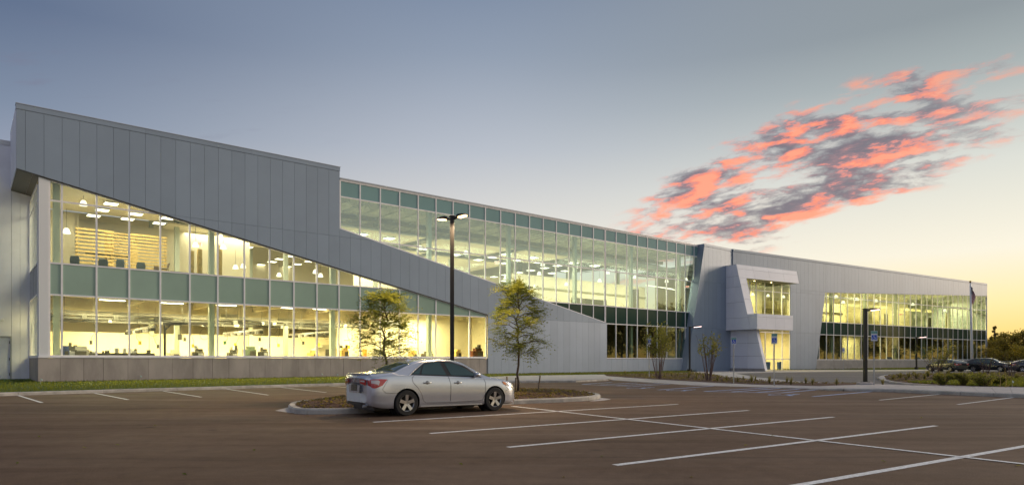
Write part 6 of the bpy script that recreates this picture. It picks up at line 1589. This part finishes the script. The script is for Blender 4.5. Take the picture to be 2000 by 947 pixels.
        mb.add(vs, [(i * 4 + k, (i + 1) * 4 + k, (i + 1) * 4 + (k + 1) % 4, i * 4 + (k + 1) % 4) for i in range(nn) for k in range(4)] + [(0, 1, 2, 3), (nn * 4 + 3, nn * 4 + 2, nn * 4 + 1, nn * 4)])
        mb.obj('boot_spoiler', paint, r, smooth=True)
        mb = MB(); mb.prism([(-.008, -.30, .60), (-.008, .30, .60), (-.008, .34, .80), (-.008, -.34, .80)], (-.004, 0, 0)); mb.obj('plate_recess', paint, r)
        mb = MB(); mb.prism([(-.014, -.17, .66), (-.014, .17, .66), (-.014, .17, .80), (-.014, -.17, .80)], (-.008, 0, 0)); npl = mb.obj('number_plate', mat('plate_cream', (.16, .14, .09), .6, var=.4, scale=18), r)
        mb = MB(); mb.prism([(-.0125, -.18, .65), (-.0125, .18, .65), (-.0125, .18, .815), (-.0125, -.18, .815)], (-.003, 0, 0)); mb.obj('plate_frame', M_TRIM, npl)
        mb = MB(); mb.prism([(-.008, -.36, .835), (-.008, .36, .835), (-.008, .36, .85), (-.008, -.36, .85)], (-.014, 0, 0)); mb.obj('boot_trim', M_TRIM, r)
        mb = MB()
        for (ry, rz_, cz_) in ((.055, .038, .93), (.022, .036, .93), (.034, .014, .944)):
            mb.tube([(-.012, ry * math.cos(a), cz_ + rz_ * math.sin(a)) for a in [j * math.pi / 8 for j in range(17)]], .005, 4, cap=False)
        mb.obj('badge', M_RIM, r)
        mb = MB(); mb.prism([(.02, -.46, .30), (.02, -.10, .28), (.02, .10, .28), (.02, .46, .30), (.02, .40, .37), (.02, -.40, .37)], (-.02, 0, 0)); mb.obj('bumper_insert', M_TRIM, r)
        mb = MB(); mb.tube([(.10, -.50, .27), (-.0, -.50, .27)], .035, 12); mb.obj('tailpipe', M_GALV, r)
        line([(.10, .56), (.5, .57)], rad=.004, nm='bumper_crease', m=paint)
        mb = MB(); mb.prism([(L - .02, -.40, .30), (L - .02, .40, .30), (L + .005, .36, .46), (L + .005, -.36, .46)], (.02, 0, 0)); mb.obj('grille', M_TRIM, r)
        for sg in (-1, 1):
            mb = MB(); mb.tube([(2.30, sg * .36, .95), (2.27, sg * .36, 1.12), (2.25, sg * .36, 1.20)], [.12, .11, .09], 8); 
        # washer-bright reflections come from the lamps above; aerial fin on the roof
        mb = MB(); mb.prism([(1.50, -.02, 1.40), (1.72, -.02, 1.43), (1.54, -.01, 1.475)], (0, .04, 0)); mb.obj('aerial', paint, r)
    return r
P_r = G(795, 812); P_f = G(967, 802); hd_ = (P_f - P_r); hd_.z = 0; hd_.normalize(); ang = math.atan2(hd_.y, hd_.x); lft = Vector((-hd_.y, hd_.x, 0))
car = build_car(SEDAN, M_SILVER, 'silver_sedan', 'silver four-door saloon parked nose towards the island trees, rear and right side seen')
org = P_r - hd_ * 1.04 + lft * .90
move(car, org, ang, 1.0)
CSUV = dict(SEDAN); CSUV.update(L=4.7, axles=(.92, 3.66), R=.36, L_arch=.40,
    top=[(0, 1.0), (.06, 1.12), (.18, 1.22), (.4, 1.40), (.75, 1.55), (1.4, 1.62), (2.3, 1.62), (2.7, 1.55), (3.1, 1.33), (3.45, 1.14), (3.8, 1.06), (4.3, .96), (4.55, .80), (4.66, .6), (4.7, .5)],
    belt=[(0, .92), (.3, 1.08), (1, 1.08), (3, 1.0), (3.6, .96), (4.2, .86), (4.5, .7), (4.7, .46)],
    wid=[(0, .70), (.06, .80), (.2, .87), (.6, .91), (3.6, .91), (4.1, .89), (4.4, .82), (4.6, .70), (4.7, .5)],
    roofw=[(0, .66), (.1, .70), (.5, .66), (1.0, .62), (2.5, .60), (3.0, .66), (3.5, .76), (4.0, .78), (4.5, .58), (4.7, .42)],
    bot=[(0, .38), (.3, .26), (1, .24), (3.8, .24), (4.4, .22), (4.7, .30)],
    win=[([(.85, 1.12), (2.0, 1.08)], [(1.05, 1.42), (1.5, 1.50), (1.98, 1.50)]), ([(2.08, 1.08), (3.15, 1.03)], [(2.06, 1.50), (2.5, 1.46), (3.0, 1.18)]), (.22, .62, .66, .58), (3.35, 2.72, .68, .58)], mirror=(3.05, 1.08))
CFAST = dict(SEDAN); CFAST.update(top=[(0, .98), (.05, 1.06), (.15, 1.09), (.5, 1.22), (1.0, 1.36), (1.6, 1.46), (2.1, 1.485), (2.5, 1.47), (2.9, 1.40), (3.25, 1.22), (3.6, 1.04), (3.75, .985), (4.1, .935), (4.45, .85), (4.68, .72), (4.78, .58), (4.81, .50)])
c2 = build_car(CFAST, M_CHAR, 'parked_car', 'dark grey fastback car parked beyond the olive shrub, tail to the right', False)
pr, pf = A(1868, 79, .03), A(1818, 82.5, .03); d = (pf - pr); rz = math.atan2(d.y, d.x); 
o = move(c2, pr - d.normalized() * 1.0 , rz)
c3 = build_car(CSUV, M_DKCAR, 'parked_car', 'black estate car parked right of the flagpole with its nose to the right', False)
pr, pf = A(1906, 81, .03), A(1954, 79, .03); d = (pf - pr); move(c3, pr - d.normalized() * .9, math.atan2(d.y, d.x))
c4 = copy_tree(c2); c4['label'] = 'dark car cut off by the right edge of the picture'
pr, pf = A(1992, 77, .03), A(2042, 76, .03); d = (pf - pr); move(c4, pr - d.normalized() * 1.0, math.atan2(d.y, d.x))
